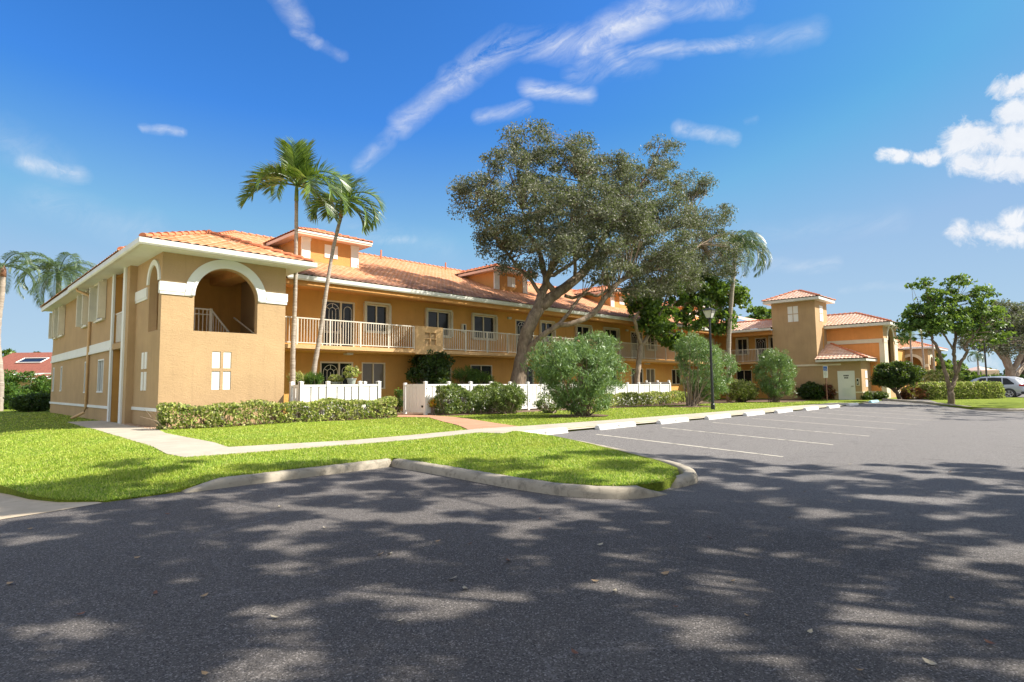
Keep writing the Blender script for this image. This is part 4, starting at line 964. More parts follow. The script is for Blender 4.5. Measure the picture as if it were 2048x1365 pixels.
# ------------------------------------------------------------------ palms
def frond(root, o, az, elev, length, droop, nl, ll, leafm, width=.05, hang=.5, rs=RS, twist=0):
    "one feather leaf: arched midrib with two ranks of leaflets"
    d=Vector((math.cos(az),math.sin(az),0)); pts=[]; p=Vector(o); e=elev; n=12
    for i in range(n+1):
        pts.append(p.copy()); p=p+(d*math.cos(e)+Vector((0,0,math.sin(e))))*(length/n); e-=droop/n*(1+.8*i/n)
    fr=MB(); fr.tube(pts,[.03*(1-i/(n+1))+.006 for i in range(n+1)],5)
    side=Vector((-d.y,d.x,0)); V=[]
    for s in (-1,1):
        for j in range(nl):
            t=.14+.85*j/(nl-1); x=t*n; i=min(int(x),n-1); q=pts[i].lerp(pts[i+1],x-i); tan=(pts[i+1]-pts[i]).normalized(); up=side.cross(tan)
            l=ll*math.sin(PI*(.18+.75*t))**.6*(1+rs.uniform(-.1,.1))
            dirn=(side*s*(1-.25*t)+tan*(.45+.7*t)+up*(-.35+rs.uniform(-.12,.12))).normalized(); dirn2=(dirn+Vector((0,0,-hang*(.6+rs.uniform(0,.8))))).normalized()
            mid=q+dirn*l*.5; tip=mid+dirn2*l*.5; wv=dirn.cross(up).normalized() if abs(dirn.dot(up))<.95 else tan
            wv=(tan*.9+up*.3*s).normalized()*width*.5
            V+= [q-wv*.5,q+wv*.5,mid+wv,mid-wv, mid-wv,mid+wv,tip+wv*.12,tip-wv*.12]
    b=len(fr.v); fr.v+=[tuple(v) for v in V]; fr.f+=[(b+4*k,b+4*k+1,b+4*k+2,b+4*k+3) for k in range(len(V)//4)]
    return fr.build('frond',leafm,root)
def palm(label, trunk, rad, fr, leafm, seed, group, nl=34, ll=.62, width=.055, hang=.5, shaft='green', barkm='palm_trunk', fl=1.0, lift=0, dk=1):
    rs=np.random.RandomState(seed); base=Vector(trunk[0]); r=empty('palm_tree',base,label,'palm tree',group)
    p,ra=smooth_path(trunk,rad,6); m=MB(); 
    pp=[];rr=[]
    for i,(a,b_) in enumerate(zip(p,ra)): pp.append(a); rr.append(b_*(1+(.07 if i%2 else -.03)))
    m.tube(pp,rr,10); m.build('trunk',M[barkm],r,smooth=True)
    top=Vector(trunk[-1])
    if shaft:
        m=MB(); m.tube([top-Vector((0,0,.05)),top+Vector((0,0,.35)),top+Vector((0,0,.75))],[rad[-1]*1.25,rad[-1]*1.1,.03],9); m.build('crown_shaft',plain('palm_shaft_'+label[:6],(.16,.24,.06) if shaft=='green' else (.30,.15,.09),.5,.2),r,smooth=True)
    for (az,el,le,dr) in fr: frond(r, top+Vector((0,0,.55 if shaft else .1)), az, el+lift, le*fl, dr*dk, nl, ll, leafm, width, hang, rs)
    return r
def A_(deg_right):   # compass turn: 0 = away from camera, 90 = towards photo right
    return YAW-R(deg_right)
ptA=[at(583,815,21),at(585,760,21),at(586,690,21),at(590,600,21),at(592,500,21),at(593,400,21)]; ptA[0].z=.3
frA=[(A_(-90),.55,2.0,2.2),(A_(-100),-.05,2.0,1.3),(A_(-60),.9,1.9,2.4),(A_(-140),.4,1.8,2.1),(A_(90),.65,2.0,2.0),(A_(75),.2,2.1,1.9),(A_(110),.35,1.9,2.1),(A_(20),1.25,1.7,.5),(A_(-30),1.35,1.6,.4),(A_(170),1.05,1.7,1.4),(A_(140),.2,1.7,1.9),(A_(-170),-.1,1.6,1.6),(A_(95),-.5,1.5,1.0),(A_(0),.5,1.8,2.)]
palm('taller slim palm with straight grey trunk above the short fence',ptA,[.14,.10,.085,.075,.065,.065],frA,M['palm'],3,'pair of slim palms behind the short white fence',nl=42,ll=.86,width=.06,hang=.22,fl=1.1,lift=.25,dk=.82)
ptB=[at(624,812,21.4),at(627,750,21.4),at(640,670,21.4),at(653,580,21.4),at(666,500,21.4),at(682,433,21.4)]; ptB[0].z=.3
frB=[(A_(90),.35,2.2,2.5),(A_(80),.75,2.1,2.2),(A_(110),.0,1.9,1.9),(A_(-90),.3,1.5,2.2),(A_(-110),.0,1.4,1.6),(A_(-20),1.2,1.5,.6),(A_(30),1.15,1.6,1.2),(A_(150),.2,1.5,2.0),(A_(180),-.3,1.4,1.4),(A_(100),-.5,1.6,1.2),(A_(-50),.5,1.4,2.1)]
palm('shorter slim palm with trunk leaning to the right above the short fence',ptB,[.13,.10,.085,.075,.07,.07],frB,M['palm'],4,'pair of slim palms behind the short white fence',nl=40,ll=.82,width=.06,hang=.3,shaft='brown',fl=1.0,lift=.2,dk=.85)
def ring(n,el0,el1,le,dr,seed,a0=0):
    r=random.Random(seed); return [(a0+2*PI*i/n*1.0+r.uniform(-.25,.25), el0+(el1-el0)*r.random(), le*(.85+.3*r.random()), dr*(.8+.4*r.random())) for i in range(n)]
q0=atd(-4,840,34); b=Vector((q0.x,q0.y,.2)); tr=[b,atd(0,760,34),atd(-6,690,34),atd(-4,640,34),atd(3,590,34),atd(5,552,34)]
palm('stout grey-trunked palm at the left edge of the lawn',tr,[.21,.19,.18,.17,.15,.15],ring(10,.0,1.2,2.5,2.0,4),M['palm_grey'],8,'feathery palms around the building',nl=40,ll=.6,width=.05,hang=1.1,shaft='brown')
q0=atd(118,560,47); tr=[Vector((q0.x,q0.y,.2)),Vector((q0.x,q0.y,5)),Vector((q0.x,q0.y,q0.z))]
palm('feathery palm crown showing above the left eave of the building',tr,[.25,.2,.18],ring(20,-.2,1.3,4.1,2.2,6),M['palm_grey'],9,'feathery palms around the building',nl=60,ll=.95,width=.055,hang=1.2)
tr=[atd(1459,800,43),atd(1457,700,43),atd(1461,620,43),atd(1470,515,43)]; tr[0].z=.05
palm('tall feathery palm in the corner of the courtyard behind the lamp post',tr,[.22,.17,.16,.15],ring(22,-.1,1.3,3.9,2.2,12),M['palm_grey'],10,'feathery palms around the building',nl=56,ll=.85,width=.05,hang=1.2)
for (px,top,D,s,lab) in ((1812,672,66,2.2,'thin palm with reddish boot before the second arched building'),(1834,650,70,2.0,'slim palm standing before the second arched building, left of its arch'),(1855,655,74,2.0,'slim palm crossing the arch of the second building')):
    t=atd(px+8,top,D); tr=[Vector((t.x,t.y,.1)),Vector((t.x,t.y,3)),t]
    palm(lab,tr,[.14,.11,.10],ring(11,-.1,1.2,s,1.8,px),M['palm'],px,'slim palms in front of the second building',nl=22,ll=.7,width=.09,hang=.9)

# ------------------------------------------------------------------ shrubs
def shrub(label, cat, base, blobs, nclump, per, crad, lsize, leafm, seed, group=None, name='shrub', aspect=.3, stems=10, stemh=.9, upw=.3, outw=.6, shell=.6, stemr=.022, flowers=0, fm='flower', sm='twig'):
    rs=np.random.RandomState(seed); base=Vector(base); r=empty(name,base,label,cat,group)
    c,d=blob_points(blobs,nclump,rs,shell); c=c[c[:,2]>base.z+.06]; m=MB()
    k=max(1,len(c)//max(1,stems*4))
    for q in c[::k]:
        a=base+Vector((rs.normal()*.15,rs.normal()*.15,0)); b_=Vector(q); mid=a.lerp(b_,.5)+Vector((0,0,-.1)); mid=mid+(mid-base)*Vector((0.06,.06,.0)).x
        m.tube([a,mid,b_],[stemr*1.2,stemr*.8,stemr*.3],5,False)
    if m.v: m.build('stems',M[sm],r)
    p,dd=clumps(c,per,crad,rs,.8); p=p[p[:,2]>base.z]; dd=dd[:len(p)]
    leaves('foliage',p,lsize,leafm,r,aspect,rs=rs,out=p-np.array(base+Vector((0,0,.3))),outw=outw,upw=upw)
    if flowers:
        c2,_=blob_points(blobs,flowers,rs,1.0); p,_=clumps(c2,10,.07,rs); leaves('blossom',p,.05,M[fm],r,.9,rs=rs)
    return r
def zl(x,y): return float(L(x,y))
OG='round oleander bushes on the lawn'
b=(17.87,13.85,zl(17.9,13.8))
shrub('nearest and widest oleander bush on the lawn, in front of the leaning tree','bush',b,[bo(1150,745,13.9,88,62,1.5),bo(1185,700,13.9,50,35,1.1),bo(1105,720,13.9,45,38,1.0),bo(1165,800,13.7,62,26,1.1),bo(1210,745,13.8,34,45,.9)],520,60,.26,.17,M['oleander'],31,OG,'oleander_bush',.17,12,flowers=4)
b=(30.0,15.6,zl(30,15.6))
shrub('middle oleander bush standing right behind the lamp post','bush',b,[bo(1400,735,15.6,58,52,1.4),bo(1385,695,15.6,38,26,1.0),bo(1415,775,15.4,42,26,1.1),bo(1440,735,15.6,30,36,1)],420,50,.28,.18,M['oleander'],32,OG,'oleander_bush',.18,12,flowers=2)
b=(41.5,15.4,zl(41.5,15.4))
shrub('farthest oleander bush, before the square tower','bush',b,[bo(1550,745,15.4,52,36,1.4),bo(1548,720,15.4,36,22,1.0),bo(1555,775,15.2,42,20,1.2)],330,46,.28,.19,M['oleander'],33,OG,'oleander_bush',.18,12)
def hedge(label, x0,x1,y0,y1,h, n, leafm, seed, group=None, lsize=.075, rough=.05, name='hedge', twn=60, rot=None, zb=None, round_=.1, aspect=.6):
    "clipped hedge: leaves crowd the surface of the box, woody stems show below"
    rs=np.random.RandomState(seed); zb=zl(x0,y0) if zb is None else zb
    r=empty(name,(x0,y0,zb),label,'hedge',group)
    u=rs.uniform(0,1,(n,3)); f=rs.choice(4,n,p=[.42,.38,.1,.1]); u[f==0,1]=rs.uniform(0,.12,(f==0).sum()); u[f==1,2]=1-rs.uniform(0,.10,(f==1).sum()); u[f==2,0]=rs.uniform(0,.02,(f==2).sum()); u[f==3,0]=1-rs.uniform(0,.02,(f==3).sum())
    keep=(u[:,2]>.06)&(rs.uniform(0,1,n)<np.clip(u[:,2]*2.2+.25,0,1)); u=u[keep]
    X=x0+(x1-x0)*u[:,0]; wob=rough*np.sin(X*2.3+seed)+rough*.7*np.sin(X*5.1+2*seed); 
    cz=.5+.5*np.abs(u[:,1]*2-1)**3; 
    Y=y0+(y1-y0)*u[:,1]+wob*.6; Z=zb+(h+wob)*u[:,2]*(1-round_*np.abs(u[:,1]*2-1)**3)
    # hollow pockets
    hole=np.sin(X*7.3+seed)*np.sin(Z*11+X*3)*np.sin(Y*5+X*4.1); k=hole<.42; X,Y,Z=X[k],Y[k],Z[k]
    p=np.stack([X,Y,Z],1)+rs.normal(size=(len(X),3))*.018
    c=np.stack([X,np.full_like(X,(y0+y1)/2),np.full_like(X,zb)],1)
    leaves('foliage',p,lsize,leafm,r,aspect,rs=rs,out=p-c,outw=.5,upw=.25)
    m=MB()
    for i in range(twn):
        x=rs.uniform(x0+.1,x1-.1); y=(y0+y1)/2+rs.normal()*.08
        for j in range(3):
            t=Vector((x+rs.normal()*.28,rs.uniform(y0+.05,y1-.05),zb+h*rs.uniform(.6,.93))); m.tube([(x,y,zb-.02),((x+t.x)/2+rs.normal()*.05,(y+t.y)/2,zb+h*.4),t],[.014,.010,.004],4,False)
    m.build('stems',M['twig'],r); return r
hedge('long low clipped yellow-green hedge in front of the arched porch and short fence',4.85,12.75,18.75,19.45,.72,15000,M['hedge'],41,lsize=.10,twn=110)
hedge('tall loose dull-green hedge right of the garden gate',15.0,19.4,18.55,19.35,1.15,9500,M['hedge_dark'],42,lsize=.11,rough=.14,twn=70,round_=.3)
hedge('low trimmed hedge before the long fence between the first two oleanders',24.5,35.0,18.4,19.1,.72,9000,M['hedge'],43,lsize=.12,twn=60,round_=.3)
def rb(px,py,D): c=atd(px,py,D); return Vector((c.x,c.y,zl(c.x,c.y)))
def sh(label,cat,px,pyb,D,blobs,n,per,cr,ls,lm,seed,**k):
    b=rb(px,pyb,D); return shrub(label,cat,b,[bl(*q) for q in blobs],n,per,cr,ls,lm,seed,**k)
sh('dark green shrub merging into the loose hedge beside the gate','bush',1015,828,24.8,[(1015,796,24.8,44,26,.6)],110,46,.22,.13,M['hedge_dark'],44)
sh('small twiggy shrub between the loose hedge and the first oleander','bush',1100,828,25.2,[(1098,806,25.2,30,18,.5)],40,40,.2,.12,M['hedge_dark'],45)
sh('rounded yellow-green bush between the second and third oleander','bush',1482,800,41,[(1482,782,41,36,18,1.1)],130,50,.3,.16,M['hedge'],46,aspect=.5)
sh('dark clipped shrub left of the parking sign against the service wall','bush',1622,800,46,[(1622,783,46,24,16,.9)],110,50,.3,.17,M['darkgreen'],47,aspect=.5)
sh('dark red ti plant behind the parking sign','plant',1662,799,45.5,[(1660,783,45.5,12,16,.4)],34,30,.22,.26,M['redleaf'],48,aspect=.35)
sh('low dark hedge at the foot of the service room corner','hedge',1747,799,44,[(1735,793,44,18,8,.5),(1760,793,44,18,8,.5)],90,46,.2,.12,M['darkgreen'],49,name='hedge',aspect=.5)
sh('dark red ti plant beside the round-headed topiary','plant',1815,802,42,[(1814,788,42,15,16,.4)],44,30,.22,.24,M['redleaf'],50,aspect=.35)
sh('coral-red croton between the topiary and the clipped hedge','plant',1838,802,42.5,[(1838,787,42.5,16,16,.5)],48,30,.22,.24,M['coral'],51,aspect=.4)
sh('dark round shrub at the rear corner of the building','bush',68,826,33,[(70,806,33,38,19,1.0)],200,60,.22,.10,M['darkgreen'],52,aspect=.5)
sh('wild green hedge along the left boundary, hiding the neighbouring house','hedge',40,818,39,[(50,782,39,60,34,1.0),(-20,780,40,50,40,1.2),(95,790,40,30,28,1),(20,800,38,50,22,1)],360,60,.35,.17,M['green'],53,name='hedge',aspect=.5)
sh('large dark vine-like shrub climbing to the balcony panel behind the gate','bush',860,822,28.2,[(858,745,28.2,34,28,.9),(850,718,28.5,26,20,.7),(880,722,28.5,24,14,.5),(835,750,28,18,14,.5),(880,760,28,25,20,.6)],190,44,.24,.15,M['darkgreen'],54,aspect=.5,stems=8,outw=.2)
sh('yellow-flowered croton by the foot of the gate post','plant',868,834,24.3,[(868,808,24.3,14,8,.25)],26,26,.12,.11,M['yellow'],55,aspect=.4)
sh('mixed green and red croton plants at the right end of the low hedge','plant',785,836,25.4,[(778,808,25.4,18,14,.3),(798,800,25.4,10,22,.3)],60,34,.16,.12,M['green'],56,aspect=.4,flowers=6,fm='coral')
sh('feathery green fern bush behind the loose hedge','plant',942,800,30,[(935,752,30,34,14,.6),(965,758,30,25,12,.5)],60,44,.24,.24,M['green'],57,aspect=.12)
for i,(px,seed) in enumerate(((598,61),(628,62))):
    sh(('spiky-leaved plant behind the short fence between the palm trunks','spiky-leaved plant behind the short fence, right of the palm trunks')[i],'plant',px,800,22.2,[(px,758,22.2,16,10,.3)],26,34,.14,.30,M['green'] if i else M['hedge'],seed,aspect=.10,upw=.7,group='spiky plants behind the short fence')
# potted plants on the patio
def potted(px,pytop,D,label,hpx,mat,seed):
    c=atd(px,pytop,D); b=Vector((c.x,c.y,c.z-.32)); r=empty('potted_plant',b,label,'potted plant','pots behind the short fence')
    m=MB(); m.lathe(b,[(.12,0),(.17,.27),(.19,.27),(.19,.32),(.15,.32),(.14,.28)],16); m.build('pot',plain('grey_green_pot',(.42,.48,.42),.6,.1),r)
    rs=np.random.RandomState(seed); k=D/F_PX; cc,_=blob_points([(c.x,c.y,c.z+hpx*k*.5,.3,.3,hpx*k*.5)],30,rs,.4); p,_=clumps(cc,26,.10,rs); leaves('foliage',p,.10,M[mat],r,.45,rs=rs,upw=.5); return b
for a in (('potted yellow-green shrub on a stand in front of the patio door',(703,757),26,'hedge'),('small potted yellow plant left of the larger pot',(672,764),14,'hedge')):
    b=potted(a[1][0],a[1][1],22.6,a[0],a[2],a[3],70+a[2])
    st=empty('plant_stand',(b.x,b.y,.3),'stand carrying the '+a[0].split(' on ')[0].split(' left')[0],'stand'); m=MB(); m.lathe((b.x,b.y,b.z-.03),[(.2,0),(.2,.03)],12)
    for s in range(3): m.tube([(b.x+.16*math.cos(s*2.1),b.y+.16*math.sin(s*2.1),b.z),(b.x+.2*math.cos(s*2.1),b.y+.2*math.sin(s*2.1),.3)],.012,5)
    m.build('frame',M['black'],st)
# topiary and hedges at the far right
tb=rb(1800,802,40.5); tt=atd(1783,770,40.5)
tree('round-headed clipped topiary with leaning bare trunk beside the arched porch','topiary',tb,[([tb,atd(1793,785,40.5),tt],[.16,.11,.08]),([atd(1793,785,40.5),atd(1778,775,40.5),atd(1765,765,40.5)],[.08,.06,.03])],[bl(1796,748,40.5,46,25,1.5),bl(1780,762,40.5,30,12,1)],300,60,.24,.14,M['darkgreen'],M['bark_dark'],71,name='topiary_tree',twig_r=.015,shell=.8)
HG='clipped hedges at the far right'
c0=atd(1835,765,42); c1=atd(1998,765,42)
def hedge_line(label,px0,px1,pyt,D,th,n,lm,seed,ls=.14):
    a,b_=atd(px0,pyt,D),atd(px1,pyt,D); z0=zl(a.x,a.y); h=a.z-z0; r=empty('hedge',(a.x,a.y,z0),label,'hedge',HG)
    rs=np.random.RandomState(seed); t=rs.uniform(0,1,n); ang=rs.uniform(0,PI,n); rr=1-rs.uniform(0,.18,n)**1.5
    endk=np.minimum(1,np.minimum(t,1-t)*(b_-a).length/.7); endk=np.sqrt(1-(1-endk)**2)*.9+.1
    off=np.sign(np.cos(ang))*np.abs(np.cos(ang))**.45*th*.5*rr*endk; zz=np.abs(np.sin(ang))**.5*h*rr*(.75+.25*endk)
    zz=np.where(rs.uniform(0,1,n)<.35, rs.uniform(0,1,n)*zz, zz)
    dx=np.array(b_-a); base=np.array(a)[None,:]+t[:,None]*dx[None,:]; d2=unit(np.array([dx[1],-dx[0],0.]))
    p=base+off[:,None]*d2[None,:]; p[:,2]=z0+zz+.05*np.sin(t*60+seed); p+=rs.normal(size=p.shape)*.04
    leaves('foliage',p,ls,lm,r,.55,rs=rs,out=p-(base*np.array([1,1,0])+np.array([0,0,z0])),outw=.5,upw=.3)
    m=MB()
    for i in range(int((b_-a).length*4)):
        q=a.lerp(b_,rs.uniform()); m.tube([(q.x,q.y,z0),(q.x+rs.normal()*.15,q.y+rs.normal()*.15,z0+h*.8)],.02,4,False)
    m.build('stems',M['twig'],r)
hedge_line('long rounded yellow-green hedge behind the forked tree and beside the silver car',1838,1998,767,42.5,1.6,16000,M['hedge'],81,.15)
hedge_line('thin green hedge in the distance behind the silver car',1925,2100,752,62,1.2,7000,M['green'],82,.22)
hedge_line('pale tall bushes below the second arched building',1845,1915,742,60,1.5,3500,M['hedge'],83,.25)
# forked tree on the end island
fb=rb(1903,803,34.8); D=34.8
def q_(px,py,dd=0): return atd(px,py,D+dd)
T=[([fb,q_(1902,785),q_(1900,775)],[.20,.16,.15]),
   ([q_(1901,778),q_(1893,755),q_(1885,725),q_(1876,700),q_(1866,680),q_(1858,660),q_(1850,640)],[.13,.11,.10,.09,.08,.06,.03]),
   ([q_(1903,778),q_(1912,750,.4),q_(1909,720,.6),q_(1908,700,.6),q_(1912,670,.8),q_(1905,640,.8),q_(1915,600,.5)],[.13,.11,.10,.10,.08,.06,.02]),
   ([q_(1912,750),q_(1922,725,-.4),q_(1934,705,-.6),q_(1930,695,-.6),q_(1945,675,-.8),q_(1960,655,-.8)],[.09,.09,.08,.07,.05,.03]),
   ([q_(1908,700,.6),q_(1890,675,.3),q_(1880,655,0)],[.06,.05,.03])]
RB=[bl(1870,625,D,52,34,1.6),bl(1850,640,D,40,35,1.2),bl(1925,620,D,50,28,1.6),bl(1965,640,D,35,28,1.3),bl(1910,650,D,60,25,1.5),bl(1812,668,D,18,14,.7),bl(1828,645,D,22,22,.8),bl(1843,566,D,16,14,.6),bl(1918,565,D,26,10,.8),bl(1960,585,D,24,12,.7),bl(1880,590,D,40,16,1.),bl(1975,675,D,30,18,1),bl(1880,655,D-1,30,14,.6)]
tree('airy spreading tree with forked grey trunk at the end of the parking row','tree',fb,T,RB,300,36,.38,.21,M['gumbo'],M['bark'],72,name='broadleaf_tree',aspect=.55,twig_r=.02,shell=.35,flat=.5)
# grey spreading tree at the right edge
D=58; ob=rb(2024,795,D)
T=[([ob,q_(2024,770),q_(2020,740)],[.55,.45,.4]),([q_(2020,742),q_(2005,715),q_(1985,695,-1),q_(1962,682,-2),q_(1940,678,-3)],[.3,.25,.2,.15,.06]),
   ([q_(2021,742),q_(2010,700),q_(1995,665),q_(1985,640)],[.28,.22,.14,.06]),([q_(2022,745),q_(2040,715),q_(2050,680),q_(2070,640)],[.3,.24,.18,.08]),([q_(2022,765),q_(2045,735,2),q_(2075,700,3)],[.3,.22,.1]),([q_(2010,700),q_(2025,665),q_(2030,630)],[.16,.12,.05])]
RB=[bl(1985,660,D,32,30,2.4),bl(2020,645,D,40,35,3),bl(2060,650,D,40,45,3),bl(1960,680,D-2,30,22,2),bl(2012,615,D,20,14,1.5),bl(2100,660,D,50,50,3.5),bl(2045,690,D-3,35,22,2.)]
tree('grey-barked spreading tree beyond the silver car at the right edge','tree',ob,T,RB,260,90,.75,.22,M['oak'],M['bark_pale'],73,name='oak_tree',aspect=.5,twig_r=.05,shell=.3)
q=rb(2062,800,64)
tree('second grey tree trunk at the right edge, beyond the parked cars','tree',q,[([q,atd(2052,760,64),atd(2045,740,64),atd(2060,700,64)],[.5,.4,.35,.2])],[bl(2090,680,64,50,45,4)],70,80,.9,.25,M['oak'],M['bark_dark'],74,name='oak_tree',twig_r=.05)
# ------------------------------------------------------------------ distant trees
def far_tree(px,pyt,D,rpx,lm,seed,label,hk=.8):
    b=atd(px,780,D); b.z=.1; c=atd(px,pyt+rpx*hk,D); k=D/F_PX
    t=[([b,Vector((c.x,c.y,c.z))],[.3,.15])]
    tree(label,'tree',b,t,[(c.x,c.y,c.z,rpx*k,rpx*k,rpx*k*hk),(c.x+rpx*k*.6,c.y,c.z-rpx*k*.3,rpx*k*.6,rpx*k*.6,rpx*k*.5),(c.x-rpx*k*.5,c.y-rpx*k*.3,c.z-rpx*k*.2,rpx*k*.6,rpx*k*.6,rpx*k*.5)],90,34,rpx*k*.22,.5*D/80,lm,M['bark_dark'],seed,group='trees far behind the buildings',name='background_tree',twig_r=.05,every=3)
far_tree(1520,614,75,28,M['gumbo'],91,'green treetop showing between the long roof and the square tower')
far_tree(1880,700,88,40,M['gumbo'],92,'green tree behind the forked tree, right of the second building')
far_tree(1915,735,110,22,M['darkgreen'],93,'dark small tree in the distance right of the forked trunk')
far_tree(1975,738,120,20,M['darkgreen'],94,'dark small tree in the distance beside the far lamp post')
far_tree(2015,740,120,18,M['palm_grey'],95,'pale green small tree behind the silver car')
far_tree(1958,745,118,14,M['green'],96,'small bright tree left of the far lamp post')
far_tree(5,700,60,26,M['gumbo'],97,'green tree at the left edge behind the red roofed house')
far_tree(130,700,85,16,M['gumbo'],98,'treetop above the ridge of the red roofed house, next to the building')
far_tree(75,706,90,14,M['darkgreen'],99,'low dark treetop above the ridge of the red roofed house')
for k,(px,pyt,D,r_) in enumerate(((2100,735,100,40),(-60,720,100,50),(-150,700,90,60),(2200,720,110,60))):
    far_tree(px,pyt,D,r_,M['gumbo'],100+k,('tree mass past the right edge of the lot','tree past the left hedge','tree far past the left edge','tree far past the right edge')[k])
q=atd(1955,715,105); tr=[Vector((q.x,q.y,.1)),Vector((q.x,q.y,3)),q]
palm('tiny distant palm between the forked tree and the far lamp post',tr,[.2,.15,.14],ring(11,0,1.,2.2,1.8,5),M['palm_grey'],77,'slim palms in front of the second building',nl=18,ll=.8,width=.1,hang=.8)

# ------------------------------------------------------------------ background houses
c=atd(1832,760,84); hb=Vector((c.x,c.y,0)); BH=empty('arched_villa',hb,'second ochre two-storey building with arched porch far down the drive','building')
x0_,y0_=hb.x-1.5,hb.y-1.6
e1=atd(1800,700,84)
ya,yb=atd(1858,700,84).y,atd(1793,700,84).y+12
xx=c.x
m=MB(); arch_wall(m,FX(xx),ya,ya+4.4,0,6.0,ya+.8,ya+3.3,1.2,3.7); m.add([(xx,ya+4.4,0),(xx,yb,0),(xx,yb,6),(xx,ya+4.4,6)],[(0,1,2,3)]); m.build('side_wall',M['tan'],BH)
m=MB(); arch_wall(m,FY(ya),xx,xx+5,0,6.0,xx+1.0,xx+3.4,1.2,3.7); m.build('front_wall',M['tan'],BH)
m=MB(); m.box(xx+4.8,xx+12,ya+.1,yb,0,6.0); m.build('rear_wall',M['orange'],BH)
m=MB(); arch_trim(m,FX(xx),ya+.8,ya+3.3,3.7,1.27,1.65,.08); arch_trim(m,FY(ya),xx+1,xx+3.4,3.7,1.22,1.6,.08); m.fbox(FX(xx),ya,ya+.45,3.4,3.8,0,.08); m.fbox(FX(xx),ya+3.65,yb,3.4,3.8,0,.07); m.build('arch_trim',M['cream'],BH)
hip('roof',xx-.8,xx+12,ya-.8,yb+.8,6.25,.36,M['tiles_clean'],BH,'fl')
# red roofed neighbour at the left
a=atd(25,706,54); b_=atd(135,706,54); RH=empty('neighbour_house',(a.x,a.y,0.1),'red-brown roofed single-storey house with skylight behind the left hedge','house')
dl=(b_-a); dl.z=0; dl=dl.normalized(); dn=Vector((dl.y,-dl.x,0))
if dn.dot(FWD)>0: dn=-dn
zr_=a.z; ze=2.6; run_=5.2
def hp(u,v,z): q=Vector((a.x,a.y,0))+dl*u+dn*v; return (q.x,q.y,z)
m=MB(); m.add([hp(0,0,zr_),hp(16,0,zr_),hp(16,run_,ze),hp(0,run_,ze)],[(0,1,2,3)]); m.add([hp(0,0,zr_),hp(16,0,zr_),hp(16,-run_,ze),hp(0,-run_,ze)],[(0,3,2,1)])
m.add([hp(0,0,zr_-.12),hp(16,0,zr_-.12),hp(16,run_,ze-.12),hp(0,run_,ze-.12)],[(0,3,2,1)]); m.add([hp(-2.5,4.2,ze+.35),hp(0,3.9,ze+.7),hp(0,6.2,ze-.3),hp(-2.5,6.2,ze-.3)],[(0,1,2,3)]); m.build('roof',M['redroof'],RH)
m=MB(); m.add([hp(.3,0,zr_-.15),hp(.3,run_-.5,ze),hp(.3,run_-.5,0),hp(.3,-run_+.5,0),hp(.3,-run_+.5,ze)],[(0,1,2,3,4)]); m.add([hp(.3,run_-.5,0),hp(16,run_-.5,0),hp(16,run_-.5,ze),hp(.3,run_-.5,ze)],[(0,1,2,3)]); m.build('wall',M['tan'],RH)
t=.42
def rp(u,w,h=0): return hp(u,run_*w,zr_+(ze-zr_)*w+h)
m=MB(); m.add([rp(2.4,.28,.08),rp(4.6,.28,.08),rp(4.6,.46,.08),rp(2.4,.46,.08)],[(0,1,2,3)]); sk=m.build('skylight',M['glass'],RH)
m=MB(); 
for p_,q2 in ((rp(2.4,.28,.08),rp(4.6,.28,.08)),(rp(4.6,.28,.08),rp(4.6,.46,.08)),(rp(4.6,.46,.08),rp(2.4,.46,.08)),(rp(2.4,.46,.08),rp(2.4,.28,.08))): m.tube([p_,q2],.05,4)
m.build('frame',M['white'],sk)
sc_=empty('pool_screen',hp(5,run_+2,0.1),'white framed pool screen enclosure in front of the red roofed house','screen enclosure')
m=MB()
for v,z in ((run_+.4,2.9),(run_+4,2.4)):
    m.tube([hp(1.5,v,z),hp(14,v,z)],.05,4)
for u in range(7): m.tube([hp(1.5+2*u,run_+.4,2.9),hp(1.5+2*u,run_+4,2.4),hp(1.5+2*u,run_+4,0)],.04,4)
m.build('frame',M['white'],sc_)
# peach wall of a distant house
a=atd(1963,741,118); PH=empty('peach_house',(a.x,a.y,0),'low peach-coloured house wall in the distance above the thin hedge','house')
b_=atd(1998,741,118); m=MB(); dd=(b_-a); n_=Vector((dd.y,-dd.x,0)).normalized()*6
if n_.dot(FWD)<0: n_=-n_
P8=[a,b_,b_+n_,a+n_]; m.add([(p.x,p.y,0) for p in P8]+[(p.x,p.y,a.z) for p in P8],[(0,1,5,4),(1,2,6,5),(2,3,7,6),(3,0,4,7)]); m.build('wall',M['pinkwhite'],PH)
m=MB(); m.add([(p.x,p.y,a.z) for p in P8]+[tuple((a+b_)/2+n_/2+Vector((0,0,.9)))],[(0,1,4),(1,2,4),(2,3,4),(3,0,4)]); m.build('roof',M['pinkwhite'],PH)

